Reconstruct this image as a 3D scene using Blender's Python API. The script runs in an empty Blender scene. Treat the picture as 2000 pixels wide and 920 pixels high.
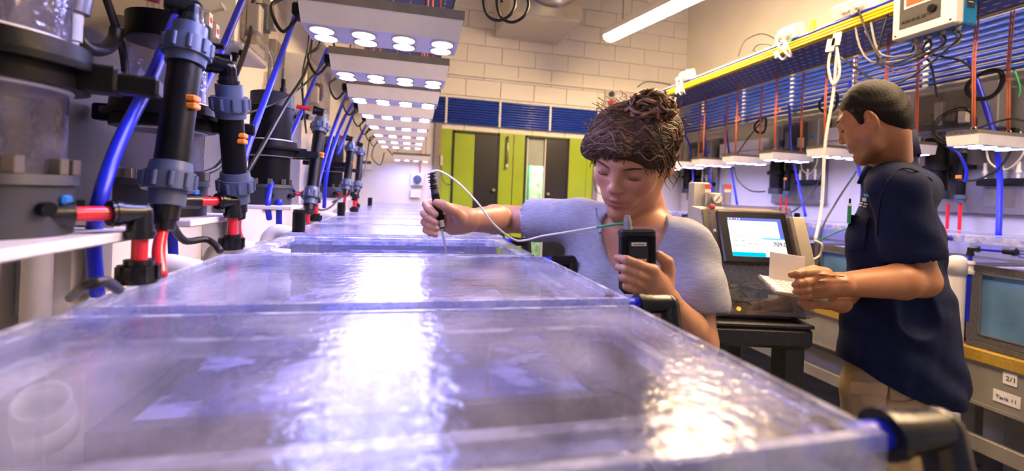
import bpy, math, random
import numpy as np
from mathutils import Vector, Matrix
SC = bpy.context.scene
COL = SC.collection
rnd = random.Random(7)

# ------------------------------------------------------------------ camera
CAM_H = 1.38
FPX, YAW, ROLL, CY = 855.0, math.atan(203/855), 0.041, 380.0
_R0 = Vector((math.cos(YAW), -math.sin(YAW), 0)); _F = Vector((math.sin(YAW), math.cos(YAW), 0))
_RT = _R0*math.cos(ROLL) + Vector((0,0,1))*math.sin(ROLL)
_UP = Vector((0,0,1))*math.cos(ROLL) - _R0*math.sin(ROLL)
cd = bpy.data.cameras.new('camera'); cam = bpy.data.objects.new('camera', cd); COL.objects.link(cam)
m = Matrix((_RT, _UP, -_F)).transposed().to_4x4(); m.translation = (0,0,CAM_H); cam.matrix_world = m
cd.sensor_width = 36; cd.lens = FPX/2000*36; cd.shift_y = -(460-CY)/2000; cd.clip_start = .02
cd.dof.use_dof = True; cd.dof.focus_distance = 1.02; cd.dof.aperture_fstop = 3.2
SC.camera = cam
def at(x, y, d=None, X=None, Y=None, Z=None):
    """a point of the place: the ray through a photo pixel met with a plane of the room (X, Y, Z) or a depth"""
    v = _F + _RT*((x-1000)/FPX) - _UP*((y-CY)/FPX)
    if d is not None: t = d
    elif X is not None: t = X/v.x
    elif Y is not None: t = Y/v.y
    else: t = (Z-CAM_H)/v.z
    return Vector((0,0,CAM_H)) + v*t

# ------------------------------------------------------------------ world, exposure
w = bpy.data.worlds.new('world'); SC.world = w; w.use_nodes = True
bg = w.node_tree.nodes['Background']; bg.inputs[0].default_value = (.76, .76, 1.0, 1); bg.inputs[1].default_value = .22
vs = SC.view_settings; vs.view_transform = 'Standard'; vs.look = 'None'; vs.exposure = 0.8; vs.gamma = 1; vs.use_curve_mapping = False
SC.cycles.max_bounces = 5; SC.cycles.diffuse_bounces = 2; SC.cycles.use_adaptive_sampling = True; SC.cycles.adaptive_threshold = .08; SC.cycles.use_light_tree = False; SC.cycles.glossy_bounces = 3; SC.cycles.transmission_bounces = 2
SC.cycles.transparent_max_bounces = 16; SC.cycles.caustics_reflective = False; SC.cycles.caustics_refractive = False
SC.cycles.sample_clamp_indirect = 6.0
LED_COL, LED_POW = (.43, .43, 1.0), 56.0
TUBE_COL, TUBE_POW = (1.0, .69, .39), 68.0

# ------------------------------------------------------------------ materials
MATS = {}
def _nt(name):
    mt = bpy.data.materials.new(name); mt.use_nodes = True; nt = mt.node_tree; MATS[name] = mt
    return mt, nt, nt.nodes['Principled BSDF'], nt.nodes['Material Output']
def mat(name, col, rough=.5, metal=0.0, var=.12, vs=25.0, bump=0.0, bs=120.0, spec=.5, coat=0.0, emit=None, es=0.0, stretch=None, alpha=None):
    mt, nt, b, out = _nt(name); N, L = nt.nodes, nt.links
    tc = N.new('ShaderNodeTexCoord'); src = tc.outputs['Object']
    if stretch:
        mp = N.new('ShaderNodeMapping'); mp.inputs['Scale'].default_value = stretch; L.new(src, mp.inputs[0]); src = mp.outputs[0]
    nz = N.new('ShaderNodeTexNoise'); nz.inputs['Scale'].default_value = vs; nz.inputs['Detail'].default_value = 4; L.new(src, nz.inputs['Vector'])
    rp = N.new('ShaderNodeValToRGB'); c = Vector(col[:3])
    rp.color_ramp.elements[0].position = .3; rp.color_ramp.elements[1].position = .7
    rp.color_ramp.elements[0].color = (*[max(0, q*(1-var)) for q in c], 1); rp.color_ramp.elements[1].color = (*[min(1, q*(1+var)) for q in c], 1)
    L.new(nz.outputs['Fac'], rp.inputs[0]); L.new(rp.outputs[0], b.inputs['Base Color'])
    b.inputs['Roughness'].default_value = rough; b.inputs['Metallic'].default_value = metal
    b.inputs['Specular IOR Level'].default_value = spec; b.inputs['Coat Weight'].default_value = coat
    if bump:
        n2 = N.new('ShaderNodeTexNoise'); n2.inputs['Scale'].default_value = bs; L.new(src, n2.inputs['Vector'])
        bp = N.new('ShaderNodeBump'); bp.inputs['Strength'].default_value = bump; bp.inputs['Distance'].default_value = .004
        L.new(n2.outputs['Fac'], bp.inputs['Height']); L.new(bp.outputs[0], b.inputs['Normal'])
    if emit:
        b.inputs['Emission Color'].default_value = (*emit, 1); b.inputs['Emission Strength'].default_value = es
    return mt
def clear(name, tint=(.96,.97,1), haze=.1, hs=12.0, hlo=.4, hhi=.75, hcol=(.85,.87,.95), rough=.04, bump=0.0, bs=90.0, f0=.04, vor=False):
    """clear plastic, glass or water: see-through, mirror-like at a slant, with a patchy milky film"""
    mt, nt, b, out = _nt(name); N, L = nt.nodes, nt.links; N.remove(b)
    tc = N.new('ShaderNodeTexCoord')
    tr = N.new('ShaderNodeBsdfTransparent'); tr.inputs[0].default_value = (*tint, 1)
    gl = N.new('ShaderNodeBsdfGlossy'); gl.inputs['Roughness'].default_value = rough; gl.inputs[0].default_value = (1,1,1,1)
    df = N.new('ShaderNodeBsdfDiffuse'); df.inputs[0].default_value = (*hcol, 1)
    lw = N.new('ShaderNodeLayerWeight'); lw.inputs[0].default_value = .5
    pw = N.new('ShaderNodeMath'); pw.operation = 'POWER'; pw.inputs[1].default_value = 5; L.new(lw.outputs['Facing'], pw.inputs[0])
    ma = N.new('ShaderNodeMath'); ma.operation = 'MULTIPLY_ADD'; ma.inputs[1].default_value = 1-f0; ma.inputs[2].default_value = f0; L.new(pw.outputs[0], ma.inputs[0])
    m1 = N.new('ShaderNodeMixShader'); L.new(ma.outputs[0], m1.inputs[0]); L.new(tr.outputs[0], m1.inputs[1]); L.new(gl.outputs[0], m1.inputs[2])
    nz = N.new('ShaderNodeTexNoise'); nz.inputs['Scale'].default_value = hs; nz.inputs['Detail'].default_value = 5; L.new(tc.outputs['Object'], nz.inputs['Vector'])
    mr = N.new('ShaderNodeMapRange'); mr.inputs[1].default_value = hlo; mr.inputs[2].default_value = hhi; mr.inputs[3].default_value = haze*.22; mr.inputs[4].default_value = haze
    L.new(nz.outputs['Fac'], mr.inputs[0])
    m2 = N.new('ShaderNodeMixShader'); L.new(mr.outputs[0], m2.inputs[0]); L.new(m1.outputs[0], m2.inputs[1]); L.new(df.outputs[0], m2.inputs[2])
    L.new(m2.outputs[0], out.inputs[0])
    if bump:
        if vor:
            n2 = N.new('ShaderNodeTexVoronoi'); n2.inputs['Scale'].default_value = bs; h = n2.outputs['Distance']
        else:
            n2 = N.new('ShaderNodeTexNoise'); n2.inputs['Scale'].default_value = bs; h = n2.outputs['Fac']
        L.new(tc.outputs['Object'], n2.inputs['Vector'])
        bp = N.new('ShaderNodeBump'); bp.inputs['Strength'].default_value = bump; bp.inputs['Distance'].default_value = .004
        L.new(h, bp.inputs['Height']); L.new(bp.outputs[0], gl.inputs['Normal']); L.new(bp.outputs[0], df.inputs['Normal'])
    return mt
def glow(name, col, s):
    mt, nt, b, out = _nt(name); N, L = nt.nodes, nt.links; N.remove(b)
    e = N.new('ShaderNodeEmission'); e.inputs[0].default_value = (*col, 1); e.inputs[1].default_value = s; L.new(e.outputs[0], out.inputs[0]); return mt

mat('cream', (.88,.82,.73), .75, var=.03, vs=3, bump=.15, bs=60)
mat('block_paint', (.92,.87,.79), .65, var=.025, vs=6, bump=.15, bs=80)
mat('joint', (.87,.81,.72), .8, var=.05)
mat('white_wall', (.78,.76,.76), .6, var=.03, vs=4, bump=.1, bs=70)
mat('concrete', (.16,.15,.14), .5, var=.3, vs=6)
mat('ceiling_paint', (.8,.74,.66), .8, var=.03)
mat('lime', (.36,.50,.015), .42, var=.06, vs=4)
mat('black_door', (.012,.010,.010), .4, var=.3)
mat('black_frame', (.01,.009,.009), .5)
mat('brass', (.75,.62,.40), .25, 1)
mat('steel', (.62,.60,.58), .3, 1, var=.06, bump=.05)
mat('galv', (.62,.59,.55), .28, 1, var=.12, vs=9)
mat('zinc_brown', (.33,.28,.24), .4, .6)
mat('blue_pipe', (.012,.055,.46), .3, var=.15, vs=8, coat=.2)
mat('blue_hose', (.008,.02,.62), .35, var=.08, vs=8)
mat('red_tube', (.75,.012,.03), .28, var=.08, coat=.3)
mat('black_plastic', (.0035,.0035,.005), .38, var=.3, bump=.08, spec=.18)
mat('black_fit', (.007,.007,.009), .25, var=.3, spec=.4)
mat('grey_pvc', (.065,.085,.145), .38, var=.12, vs=18)
mat('grey_base', (.030,.034,.048), .45, var=.15)
mat('white_plastic', (.78,.76,.73), .38, var=.04)
mat('white_pvc', (.74,.72,.72), .35, var=.05, vs=8)
mat('board_grey', (.24,.235,.25), .45, var=.1, vs=5, bump=.05)
mat('board_brown', (.13,.11,.10), .5, var=.15, vs=5, bump=.05)
mat('panel_steel', (.30,.30,.33), .35, .7, var=.08, vs=6)
mat('fixture_white', (.80,.80,.90), .4, var=.03)
mat('heat_sink', (.26,.23,.21), .35, .75, var=.1)
mat('tray_blue', (.05,.07,.26), .35, .4, var=.12)
mat('yellow', (.86,.60,.02), .4, var=.08)
mat('ochre', (.42,.26,.03), .5, var=.2, vs=14, stretch=(1,8,8))
mat('orange_cord', (.78,.20,.10), .6, var=.1)
mat('orange_clip', (.95,.25,.02), .45)
mat('black_cable', (.010,.010,.010), .42, var=.2)
mat('white_cable', (.78,.76,.72), .45, var=.05)
mat('grey_cable', (.30,.28,.26), .5)
mat('purple_cable', (.25,.12,.40), .5)
mat('green_cable', (.03,.35,.14), .5)
mat('tank_grey', (.10,.095,.095), .5, var=.35, vs=160)
mat('tank_floor', (.20,.24,.52), .6, var=.5, vs=30, bump=.4, bs=80)
mat('table_steel', (.27,.25,.21), .45, .1, var=.12, vs=10)
mat('paper', (.82,.79,.74), .7, var=.04)
mat('ink', (.02,.02,.025), .6)
mat('ink_blue', (.02,.06,.45), .6)
mat('ink_red', (.7,.08,.06), .7)
mat('ink_yellow', (.85,.7,.05), .6)
mat('blue_valve', (.02,.16,.62), .35)
mat('ctrl_blue', (.01,.17,.42), .4)
mat('ctrl_face', (.62,.59,.55), .45, var=.04)
mat('ctrl_dark', (.05,.048,.05), .4)
mat('cart', (.018,.016,.015), .45, var=.3, vs=60, bump=.3, bs=200)
mat('cabinet_cream', (.70,.64,.52), .5, var=.05)
mat('monitor_black', (.018,.016,.014), .3, var=.2)
mat('dark_inside', (.035,.033,.035), .5, var=.4, vs=30)
mat('mesh_plate', (.34,.29,.22), .4, .3, var=.35, vs=120)
mat('skin_w', (.62,.33,.22), .45, var=.06, vs=40, bump=.05, bs=300)
mat('leaf', (.55,.66,.42), .7, var=.5, vs=14)
mat('tan', (.45,.32,.2), .8, var=.2)
clear('acrylic', tint=(.90,.91,.98), haze=.16, hs=8, hlo=.44, hhi=.62, hcol=(.78,.80,1.0), rough=.17, bump=.30, bs=75)
clear('acrylic_edge', tint=(.78,.81,1), haze=.60, hs=30, rough=.12, bump=.15, hcol=(.9,.92,1))
clear('acrylic_wall', tint=(.90,.91,.98), haze=.09, hs=16, rough=.12, bump=.5, bs=220, vor=True)
clear('water', tint=(.60,.66,.95), haze=.80, hs=12, hlo=.50, hhi=.60, hcol=(.80,.82,1.0), rough=.03, bump=.5, bs=34, f0=.02)
clear('clear_tube', tint=(.62,.62,.72), haze=.30, hs=26, rough=.08, bump=.6, bs=70, hcol=(.40,.40,.52))
clear('clear_cover', tint=(.85,.83,.84), haze=.05, hs=5, rough=.05, f0=.06)
clear('lamp_acrylic', tint=(.9,.9,.9), haze=.1)
clear('window_glass', tint=(.92,.96,.93), haze=.02, hs=4)
clear('aqua_glass', tint=(.40,.66,.9), haze=.75, hs=3, hlo=.2, hhi=.8, hcol=(.26,.50,.78), rough=.05)  # dense pale blue film paints the glow of the lit tank inside
glow('led', LED_COL, LED_POW)
glow('tube_glow', TUBE_COL, TUBE_POW)
glow('screen_white', (.80,.84,.80), .85)
glow('screen_cyan', (.0,.45,.70), .9)
glow('screen_blue', (.14,.17,.62), .8)
glow('screen_orange', (1.0,.16,.05), 1.0)
glow('screen_grey', (.45,.47,.46), .7)
glow('screen_pale', (.74,.78,.80), .85)
glow('indicator', (1.0,.45,.03), 1.5)

# ------------------------------------------------------------------ mesh helpers
def frame(ax):
    ax = ax.normalized(); u = ax.orthogonal().normalized(); return u, ax.cross(u)
def spline(pts, n=6):
    p = [Vector(q) for q in pts]; out = []
    for i in range(len(p)-1):
        a, b, c, d = p[max(i-1,0)], p[i], p[i+1], p[min(i+2,len(p)-1)]
        for k in range(n):
            t = k/n
            out.append(.5*((2*b)+(c-a)*t+(2*a-5*b+4*c-d)*t*t+(3*b-a-3*c+d)*t**3))
    out.append(p[-1]); return out
class MB:
    def __init__(s): s.v, s.f, s.sm, s.mi = [], [], [], []
    def add(s, vs, fs, smooth=False, mi=0):
        o = len(s.v); s.v += [Vector(q) for q in vs]
        for f in fs: s.f.append([i+o for i in f]); s.sm.append(smooth); s.mi.append(mi)
        return s
    def box(s, c, size, rot=None, b=0.0, mi=0):
        h = [q/2 for q in size]; b = min(b, *[q*.49 for q in h]); V = []; F = []
        if b <= 0:
            V = [Vector((x*h[0], y*h[1], z*h[2])) for x in (-1,1) for y in (-1,1) for z in (-1,1)]
            F = [(0,1,3,2),(4,6,7,5),(0,4,5,1),(2,3,7,6),(0,2,6,4),(1,5,7,3)]
        else:
            ix = {}
            for x in (-1,1):
                for y in (-1,1):
                    for z in (-1,1):
                        for a in range(3):
                            p = [x*(h[0]-b), y*(h[1]-b), z*(h[2]-b)]; p[a] = (x,y,z)[a]*h[a]
                            ix[(x,y,z,a)] = len(V); V.append(Vector(p))
            for a in range(3):
                o = [i for i in range(3) if i != a]
                for sg in (-1,1):
                    q = []
                    for e1, e2 in ((-1,-1),(1,-1),(1,1),(-1,1)):
                        k = [0,0,0]; k[a] = sg; k[o[0]] = e1; k[o[1]] = e2; q.append(ix[(*k,a)])
                    F.append(q if (sg > 0) == (a != 1) else q[::-1])
            for a in range(3):
                o = [i for i in range(3) if i != a]
                for e1 in (-1,1):
                    for e2 in (-1,1):
                        k0 = [0,0,0]; k0[a] = -1; k0[o[0]] = e1; k0[o[1]] = e2; k1 = list(k0); k1[a] = 1
                        q = [ix[(*k0,o[0])], ix[(*k1,o[0])], ix[(*k1,o[1])], ix[(*k0,o[1])]]
                        n = (V[q[1]]-V[q[0]]).cross(V[q[2]]-V[q[0]]); cc = sum((V[i] for i in q), Vector())
                        F.append(q if n.dot(cc) > 0 else q[::-1])
            for x in (-1,1):
                for y in (-1,1):
                    for z in (-1,1):
                        q = [ix[(x,y,z,a)] for a in range(3)]; n = (V[q[1]]-V[q[0]]).cross(V[q[2]]-V[q[0]])
                        F.append(q if n.dot(Vector((x,y,z))) > 0 else q[::-1])
        R = rot if rot is not None else Matrix.Identity(3); c = Vector(c)
        return s.add([R @ p + c for p in V], F, False, mi)
    def bb(s, x0, x1, y0, y1, z0, z1, b=0.0, mi=0):
        return s.box(((x0+x1)/2,(y0+y1)/2,(z0+z1)/2), (abs(x1-x0),abs(y1-y0),abs(z1-z0)), None, b, mi)
    def lathe(s, p, ax, prof, n=20, mi=0, caps=True):
        p = Vector(p); ax = Vector(ax).normalized(); u, w_ = frame(ax); V = []; F = []; k = len(prof)
        for t, r in prof:
            for i in range(n):
                a = 2*math.pi*i/n; V.append(p+ax*t+u*(r*math.cos(a))+w_*(r*math.sin(a)))
        for j in range(k-1):
            for i in range(n): F.append((j*n+i, j*n+(i+1)%n, (j+1)*n+(i+1)%n, (j+1)*n+i))
        o = len(s.v); s.add(V, F, True, mi)
        if caps:
            for j, rev in ((0, True), (k-1, False)):
                if prof[j][1] > 1e-6:
                    ring = [o+j*n+i for i in range(n)]; s.f.append(ring[::-1] if rev else ring); s.sm.append(False); s.mi.append(mi)
        return s
    def cyl(s, a, b, r0, r1=None, n=16, mi=0, caps=True):
        a, b = Vector(a), Vector(b); r1 = r0 if r1 is None else r1
        # hard edges: separate rings for the caps
        s.lathe(a, b-a, [(0,r0),((b-a).length,r1)], n, mi, False)
        if caps:
            u, w_ = frame(b-a)
            for p, r, rev in ((a,r0,True),(b,r1,False)):
                ring = [p+u*(r*math.cos(2*math.pi*i/n))+w_*(r*math.sin(2*math.pi*i/n)) for i in range(n)]
                s.add(ring, [list(range(n))[::-1] if rev else list(range(n))], False, mi)
        return s
    def steps(s, p, ax, prof, n=20, mi=0):
        """stepped turned part: prof = (t0, t1, r0, r1) runs with hard edges"""
        p = Vector(p); ax = Vector(ax).normalized()
        for t0, t1, r0, r1 in prof: s.cyl(p+ax*t0, p+ax*t1, r0, r1, n, mi)
        return s
    def tube(s, pts, r, n=8, mi=0, caps=True, closed=False):
        p = [Vector(q) for q in pts]; k = len(p); rs = r if isinstance(r, (list,tuple)) else [r]*k
        T = []
        for i in range(k):
            a = p[(i-1)%k] if (i > 0 or closed) else p[0]; b = p[(i+1)%k] if (i < k-1 or closed) else p[-1]
            t = b-a; T.append(t.normalized() if t.length > 1e-9 else Vector((0,0,1)))
        u = T[0].orthogonal().normalized(); V = []; F = []
        for i in range(k):
            if i: u = (u - T[i]*u.dot(T[i])); u = u.normalized() if u.length > 1e-6 else T[i].orthogonal().normalized()
            w_ = T[i].cross(u)
            for j in range(n):
                a = 2*math.pi*j/n; V.append(p[i]+u*(rs[i]*math.cos(a))+w_*(rs[i]*math.sin(a)))
        for i in range(k if closed else k-1):
            for j in range(n): F.append((i*n+j, i*n+(j+1)%n, ((i+1)%k)*n+(j+1)%n, ((i+1)%k)*n+j))
        if caps and not closed: F += [list(range(n))[::-1], [(k-1)*n+j for j in range(n)]]
        return s.add(V, F, True, mi)
    def sph(s, c, r, n=12, m_=8, mi=0, R=None):
        c = Vector(c); rr = r if isinstance(r, (tuple,list)) else (r,r,r); V = []; F = []
        for i in range(m_+1):
            ph = math.pi*i/m_
            for j in range(n):
                a = 2*math.pi*j/n; q = Vector((rr[0]*math.sin(ph)*math.cos(a), rr[1]*math.sin(ph)*math.sin(a), -rr[2]*math.cos(ph)))
                V.append((R @ q if R else q)+c)
        for i in range(m_):
            for j in range(n): F.append((i*n+j, i*n+(j+1)%n, (i+1)*n+(j+1)%n, (i+1)*n+j))
        return s.add(V, F, True, mi)
    def quad(s, a, b, c, d, mi=0): return s.add([a,b,c,d], [(0,1,2,3)], False, mi)
    def build(s, name, mats, parent=None):
        me = bpy.data.meshes.new(name); o0 = Vector()
        if parent is not None:
            q = parent
            while q is not None: o0 = o0+q.location; q = q.parent
        me.from_pydata([tuple(v-o0) for v in s.v], [], s.f)
        me.polygons.foreach_set('use_smooth', s.sm); me.polygons.foreach_set('material_index', s.mi)
        for mn in (mats if isinstance(mats, (list,tuple)) else [mats]): me.materials.append(MATS[mn])
        me.validate(); me.update()
        ob = bpy.data.objects.new(name, me); COL.objects.link(ob)
        if parent is not None: ob.parent = parent
        return ob
def tag(o, label=None, cat=None, group=None, kind=None):
    for k, v in (('label',label),('category',cat),('group',group),('kind',kind)):
        if v: o[k] = v
    return o
def thing(name, label, cat, loc, group=None):
    o = bpy.data.objects.new(name, None); o.empty_display_size = .05; COL.objects.link(o); o.location = loc
    return tag(o, label, cat, group)
def struct(name, mb, mt, label=None):
    return tag(mb.build(name, mt), label, None, None, 'structure')
def dup(root, dl, label=None):
    r = root.copy(); COL.objects.link(r); r.location = root.location + Vector(dl)
    if label: r['label'] = label
    for ch in list(root.children):
        c = ch.copy(); COL.objects.link(c); c.parent = r
        for g in list(ch.children):
            d = g.copy(); COL.objects.link(d); d.parent = c
    return r
def text(s, size, origin, u, v, mt, parent, name='lettering', depth=.0006):
    """flat lettering: origin = lower left corner, u = reading direction, v = up"""
    cu = bpy.data.curves.new('t', 'FONT'); cu.body = s; cu.size = size; cu.extrude = depth
    ob = bpy.data.objects.new('t', cu); COL.objects.link(ob)
    dg = bpy.context.evaluated_depsgraph_get(); me = bpy.data.meshes.new_from_object(ob.evaluated_get(dg))
    bpy.data.objects.remove(ob); bpy.data.curves.remove(cu)
    u, v = Vector(u).normalized(), Vector(v).normalized(); n = u.cross(v); o0 = Vector()
    q = parent
    while q is not None: o0 = o0+q.location; q = q.parent
    for vt in me.vertices: c = vt.co.copy(); vt.co = Vector(origin)+u*c.x+v*c.y+n*c.z-o0
    me.materials.clear(); me.materials.append(MATS[mt]); me.name = name
    r = bpy.data.objects.new(name, me); COL.objects.link(r); r.parent = parent
    return r
def ordinal(k): return ['first','second','third','fourth','fifth','sixth','seventh','eighth','ninth','tenth','eleventh','twelfth'][k]
# ------------------------------------------------------------------ the setting
XL, XR, YB, ZC = -.60, 3.30, 4.80, 4.30
ZL = 1.25                                    # top of the tank lids
struct('floor', MB().bb(XL-.1, XR+.1, -1.6, YB+1.6, -.08, 0), 'concrete')
struct('ceiling', MB().bb(XL-.1, XR+.1, -1.6, YB+.1, ZC, ZC+.08), 'ceiling_paint')
struct('wall_left', MB().bb(XL-.1, XL, -1.6, YB+.1, 0, ZC), 'cream')
struct('wall_right', MB().bb(XR, XR+.1, -1.6, YB+.1, 0, ZC), 'cream')
wb = struct('wall_back', MB().bb(XL, XR, YB+.012, YB+.1, 2.06, ZC), 'joint')
bw, bh, bj = .39, .19, .006
blk = None; row = 0; z = 2.06
while z < ZC-.02:
    x = XL - (bw/2 if row % 2 else 0)
    while x < XR:
        x0, x1 = max(x+bj/2, XL), min(x+bw-bj/2, XR); z1 = min(z+bh-bj/2, ZC)
        full = abs((x1-x0)-(bw-bj)) < 1e-6 and z1 < ZC
        if x1-x0 > .02:
            if full and blk is not None:
                o = blk.copy(); COL.objects.link(o); o.location = (x0+(bw-bj)/2, YB+.006, z+bh/2)
            else:
                o = MB().box((0,0,0), (x1-x0, .014, z1-z-bj/2), None, .003).build('block', 'block_paint'); o.location = ((x0+x1)/2, YB+.006, z+bh/2)
                if full: blk = o
            o.parent = wb
        x += bw
    z += bh; row += 1
# white end wall of the left row, metal column, green partition with two doors
struct('wall_end', MB().bb(XL, .255, YB, YB+.1, 0, 2.6), 'white_wall')
struct('trim_1', MB().bb(.255, .325, YB-.03, YB+.1, 0, 2.12), 'zinc_brown')
struct('wall_green', MB().bb(.325, .45, YB, YB+.06, 0, 2.14).bb(.975, 1.27, YB, YB+.06, 0, 2.14).bb(1.80, 2.02, YB, YB+.06, 0, 2.14)
       .bb(.45, .975, YB, YB+.06, 2.055, 2.14).bb(1.27, 1.80, YB, YB+.06, 2.055, 2.14), 'lime')
struct('wall_right_end', MB().bb(2.16, XR, YB, YB+.1, 0, 2.6), 'white_wall')
struct('trim_2', MB().bb(2.02, 2.10, YB-.01, YB+.06, 0, 2.14), 'lime')
struct('trim_3', MB().bb(2.10, 2.16, YB-.03, YB+.1, 0, 2.12), 'zinc_brown')
struct('trim_4', MB().bb(1.133, 1.139, YB-.004, YB+.001, .02, 2.05), 'black_frame')
def door(n, x0, x1, xm, left_mat, glass):
    d = thing('door_%d' % n, None, None, (x0, YB, 0)); d['kind'] = 'structure'
    f = .022
    MB().bb(x0, x0+f, YB-.012, YB+.05, 0, 2.055).bb(x1-f, x1, YB-.012, YB+.05, 0, 2.055).bb(x0, x1, YB-.012, YB+.05, 2.055-f, 2.055).build('door_frame', 'black_frame', d)
    if not glass: MB().bb(x0+f, xm, YB+.006, YB+.04, 0, 2.033).build('door_leaf', 'lime', d)
    else:
        MB().bb(x0+f, x0+f+.014, YB, YB+.04, 0, 2.033).bb(xm-.014, xm, YB, YB+.04, 0, 2.033).build('pane_frame', 'white_plastic', d)
        MB().bb(x0+f+.014, xm-.014, YB+.018, YB+.024, 0, 2.033).build('pane', 'window_glass', d)
        MB().bb(x0+f+.014, xm-.014, YB+.028, YB+.034, 1.72, 2.033).build('blind', 'ctrl_face', d)
    lf = MB().bb(xm, x1-f, YB-.006, YB+.03, 0, 2.033, .003).build('door_leaf', 'black_door', d)
    kx = x1-f-.035 if not glass else xm+.035
    MB().lathe((kx, YB-.006, 1.42 if not glass else 1.40), (0,-1,0), [(0,.008),(.02,.008),(.022,.02),(.035,.022),(.045,.012)], 14).build('door_knob', 'brass', lf)
door(1, .45, .975, .70, 'lime', False)
door(2, 1.27, 1.80, 1.52, 'lime', True)
# what one sees through the glazed door: yard with a post and foliage
tag(MB().bb(1.1, 2.4, YB+1.2, YB+1.25, 0, 2.6).build('garden_hedge', 'leaf'), 'sunlit green foliage behind the glazed door', 'hedge')
tag(MB().bb(1.50, 1.56, YB+.8, YB+.86, 0, 2.5, .006).build('yard_post', 'green_cable'), 'green upright post seen through the glazed door', 'post')
dl = bpy.data.lights.new('daylight', 'AREA'); dl.energy = 45; dl.size = 1.2; dl.color = (.95,1,.9); dlo = bpy.data.objects.new('daylight', dl); COL.objects.link(dlo)
dlo.location = (1.7, YB+.7, 2.5); dlo.rotation_euler = (math.radians(35), 0, 0)
tag(MB().tube([(1.06,YB-.03,1.72),(1.06,YB-.03,2.03)], .011, 8).bb(1.05,1.07,YB-.03,YB,1.70,1.73).bb(1.05,1.07,YB-.03,YB,1.99,2.02).bb(1.045,1.075,YB-.04,YB,1.68,1.70).build('door_closer_rod', 'steel'),
    'upright metal rod on the green wall between the two doors', 'rod')
for x, z, lab in ((.335,1.66,'small white card reader by the metal column left of green wall'), (2.115,1.63,'small white card reader at the right end of green wall')):
    t = thing('card_reader', lab, 'card reader', (x, YB-.03, z)); y0 = YB-.031
    MB().bb(x-.013, x+.013, y0-.02, y0, z, z+.11, .004).build('housing', 'white_plastic', t)
    MB().tube(spline([(x,y0-.01,z),(x+.01,y0-.015,z-.12),(x+.05,y0-.015,z-.19),(x+.12,y0-.01,z-.2)]), .004, 6).build('cable', 'black_cable', t)
# conduit on the back wall with outlets
tag(MB().bb(-.3, XR-.02, YB-.03, YB, 2.655, 2.68, .004).build('wall_conduit', 'block_paint'), 'long cream conduit running across the back wall above blue pipes', 'conduit')
t = thing('isolator_box', 'cream wall box with round grey dial and red switch by tray end', 'switch box', (2.27, YB, 2.5))
MB().bb(2.21, 2.34, YB-.05, YB, 2.44, 2.66, .008).build('housing', 'ctrl_face', t)
MB().cyl((2.275,YB-.05,2.605),(2.275,YB-.075,2.605), .032).build('dial', 'ctrl_dark', t)
MB().cyl((2.275,YB-.05,2.50),(2.275,YB-.07,2.50), .04).box((2.275,YB-.076,2.50), (.06,.012,.018), Matrix.Rotation(.8,3,'Y')).build('red_switch', 'ink_red', t)
t = thing('isolator_switch', 'square white wall switch with round dark blue knob at row end', 'switch', (.09, YB, 1.5))
MB().bb(.02, .16, YB-.05, YB, 1.43, 1.57, .006).build('housing', 'white_plastic', t)
MB().cyl((.09,YB-.05,1.50),(.09,YB-.075,1.50), .045).box((.09,YB-.085,1.5), (.02,.02,.08), None, .004).build('knob', 'grey_pvc', t)
t = thing('power_outlet', 'white wall outlet under the row-end isolator switch', 'outlet', (.08, YB, 1.37))
MB().bb(.02, .13, YB-.03, YB, 1.30, 1.39, .005).build('housing', 'white_plastic', t)
t = thing('wall_sensor', 'small white wall sensor with black display at row end', 'sensor', (-.42, YB, 1.62))
MB().bb(-.48,-.37, YB-.04, YB, 1.57, 1.68, .006).build('housing', 'white_plastic', t)
MB().bb(-.465,-.385, YB-.043, YB-.039, 1.635, 1.665).build('display', 'ctrl_dark', t)
MB().tube([(-.44,YB-.02,1.57),(-.44,YB-.02,1.5)], .006, 6).build('stem', 'white_plastic', t)
tag(MB().tube([(.115,YB-.02,1.57),(.115,YB-.02,1.9)], .006, 6).build('riser_cord', 'orange_cord'), 'orange cord rising from the isolator switch at row end', 'cord')

# ventilation duct and fluorescent lamp
t = thing('ventilation_duct', 'sheet metal duct box with round spigot high on back wall', 'duct', (1.2, YB, 3.1))
MB().bb(.87, 1.60, 4.10, YB-.005, 3.12, 3.75, .004).build('duct_box', 'cabinet_cream', t)
MB().bb(.865, 1.605, 4.07, 4.10, 3.12, 3.75, .003).build('face_plate', 'galv', t)
MB().lathe((1.28,4.08,3.56), (0,-1,0), [(0,.36),(.05,.30),(.06,.27),(.10,.27),(.10,.25),(.5,.25)], 32).build('round_spigot', 'galv', t)
MB().lathe((1.28,3.94,3.56), (0,-1,0), [(0,.262),(.012,.27),(.024,.262)], 32).build('clamp_band', 'steel', t)
def lamp(a, b, label):
    a, b = Vector(a), Vector(b); t = thing('fluorescent_lamp', label, 'lamp', (a+b)/2, 'suspended fluorescent lamps')
    d = (b-a).normalized(); sd = d.cross(Vector((0,0,1))).normalized(); up = sd.cross(d)
    for nm, mt, prof in (('housing','block_paint',[(-.075,.0),(-.075,.05),(-.05,.07),(.05,.07),(.075,.05),(.075,.0)]),
                         ('diffuser','tube_glow',[(.07,.0),(.055,-.03),(.02,-.045),(-.02,-.045),(-.055,-.03),(-.07,.0)])):
        V = []; n = len(prof)
        for p in (a, b): V += [p+sd*q+up*r for q, r in prof]
        F = [(i, (i+1)%n, n+(i+1)%n, n+i) for i in range(n)]+[list(range(n))[::-1], list(range(n,2*n))]
        MB().add(V, F).build(nm, mt, t)
    MB().sph(a, (.07,.03,.045), 12, 6).build('end_cap', 'white_plastic', t)
    for q in (.12, .88):
        p = a.lerp(b, q); MB().cyl(p+up*.06, (p.x,p.y,ZC), .006, None, 6).build('drop_rod', 'zinc_brown', t)
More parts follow.
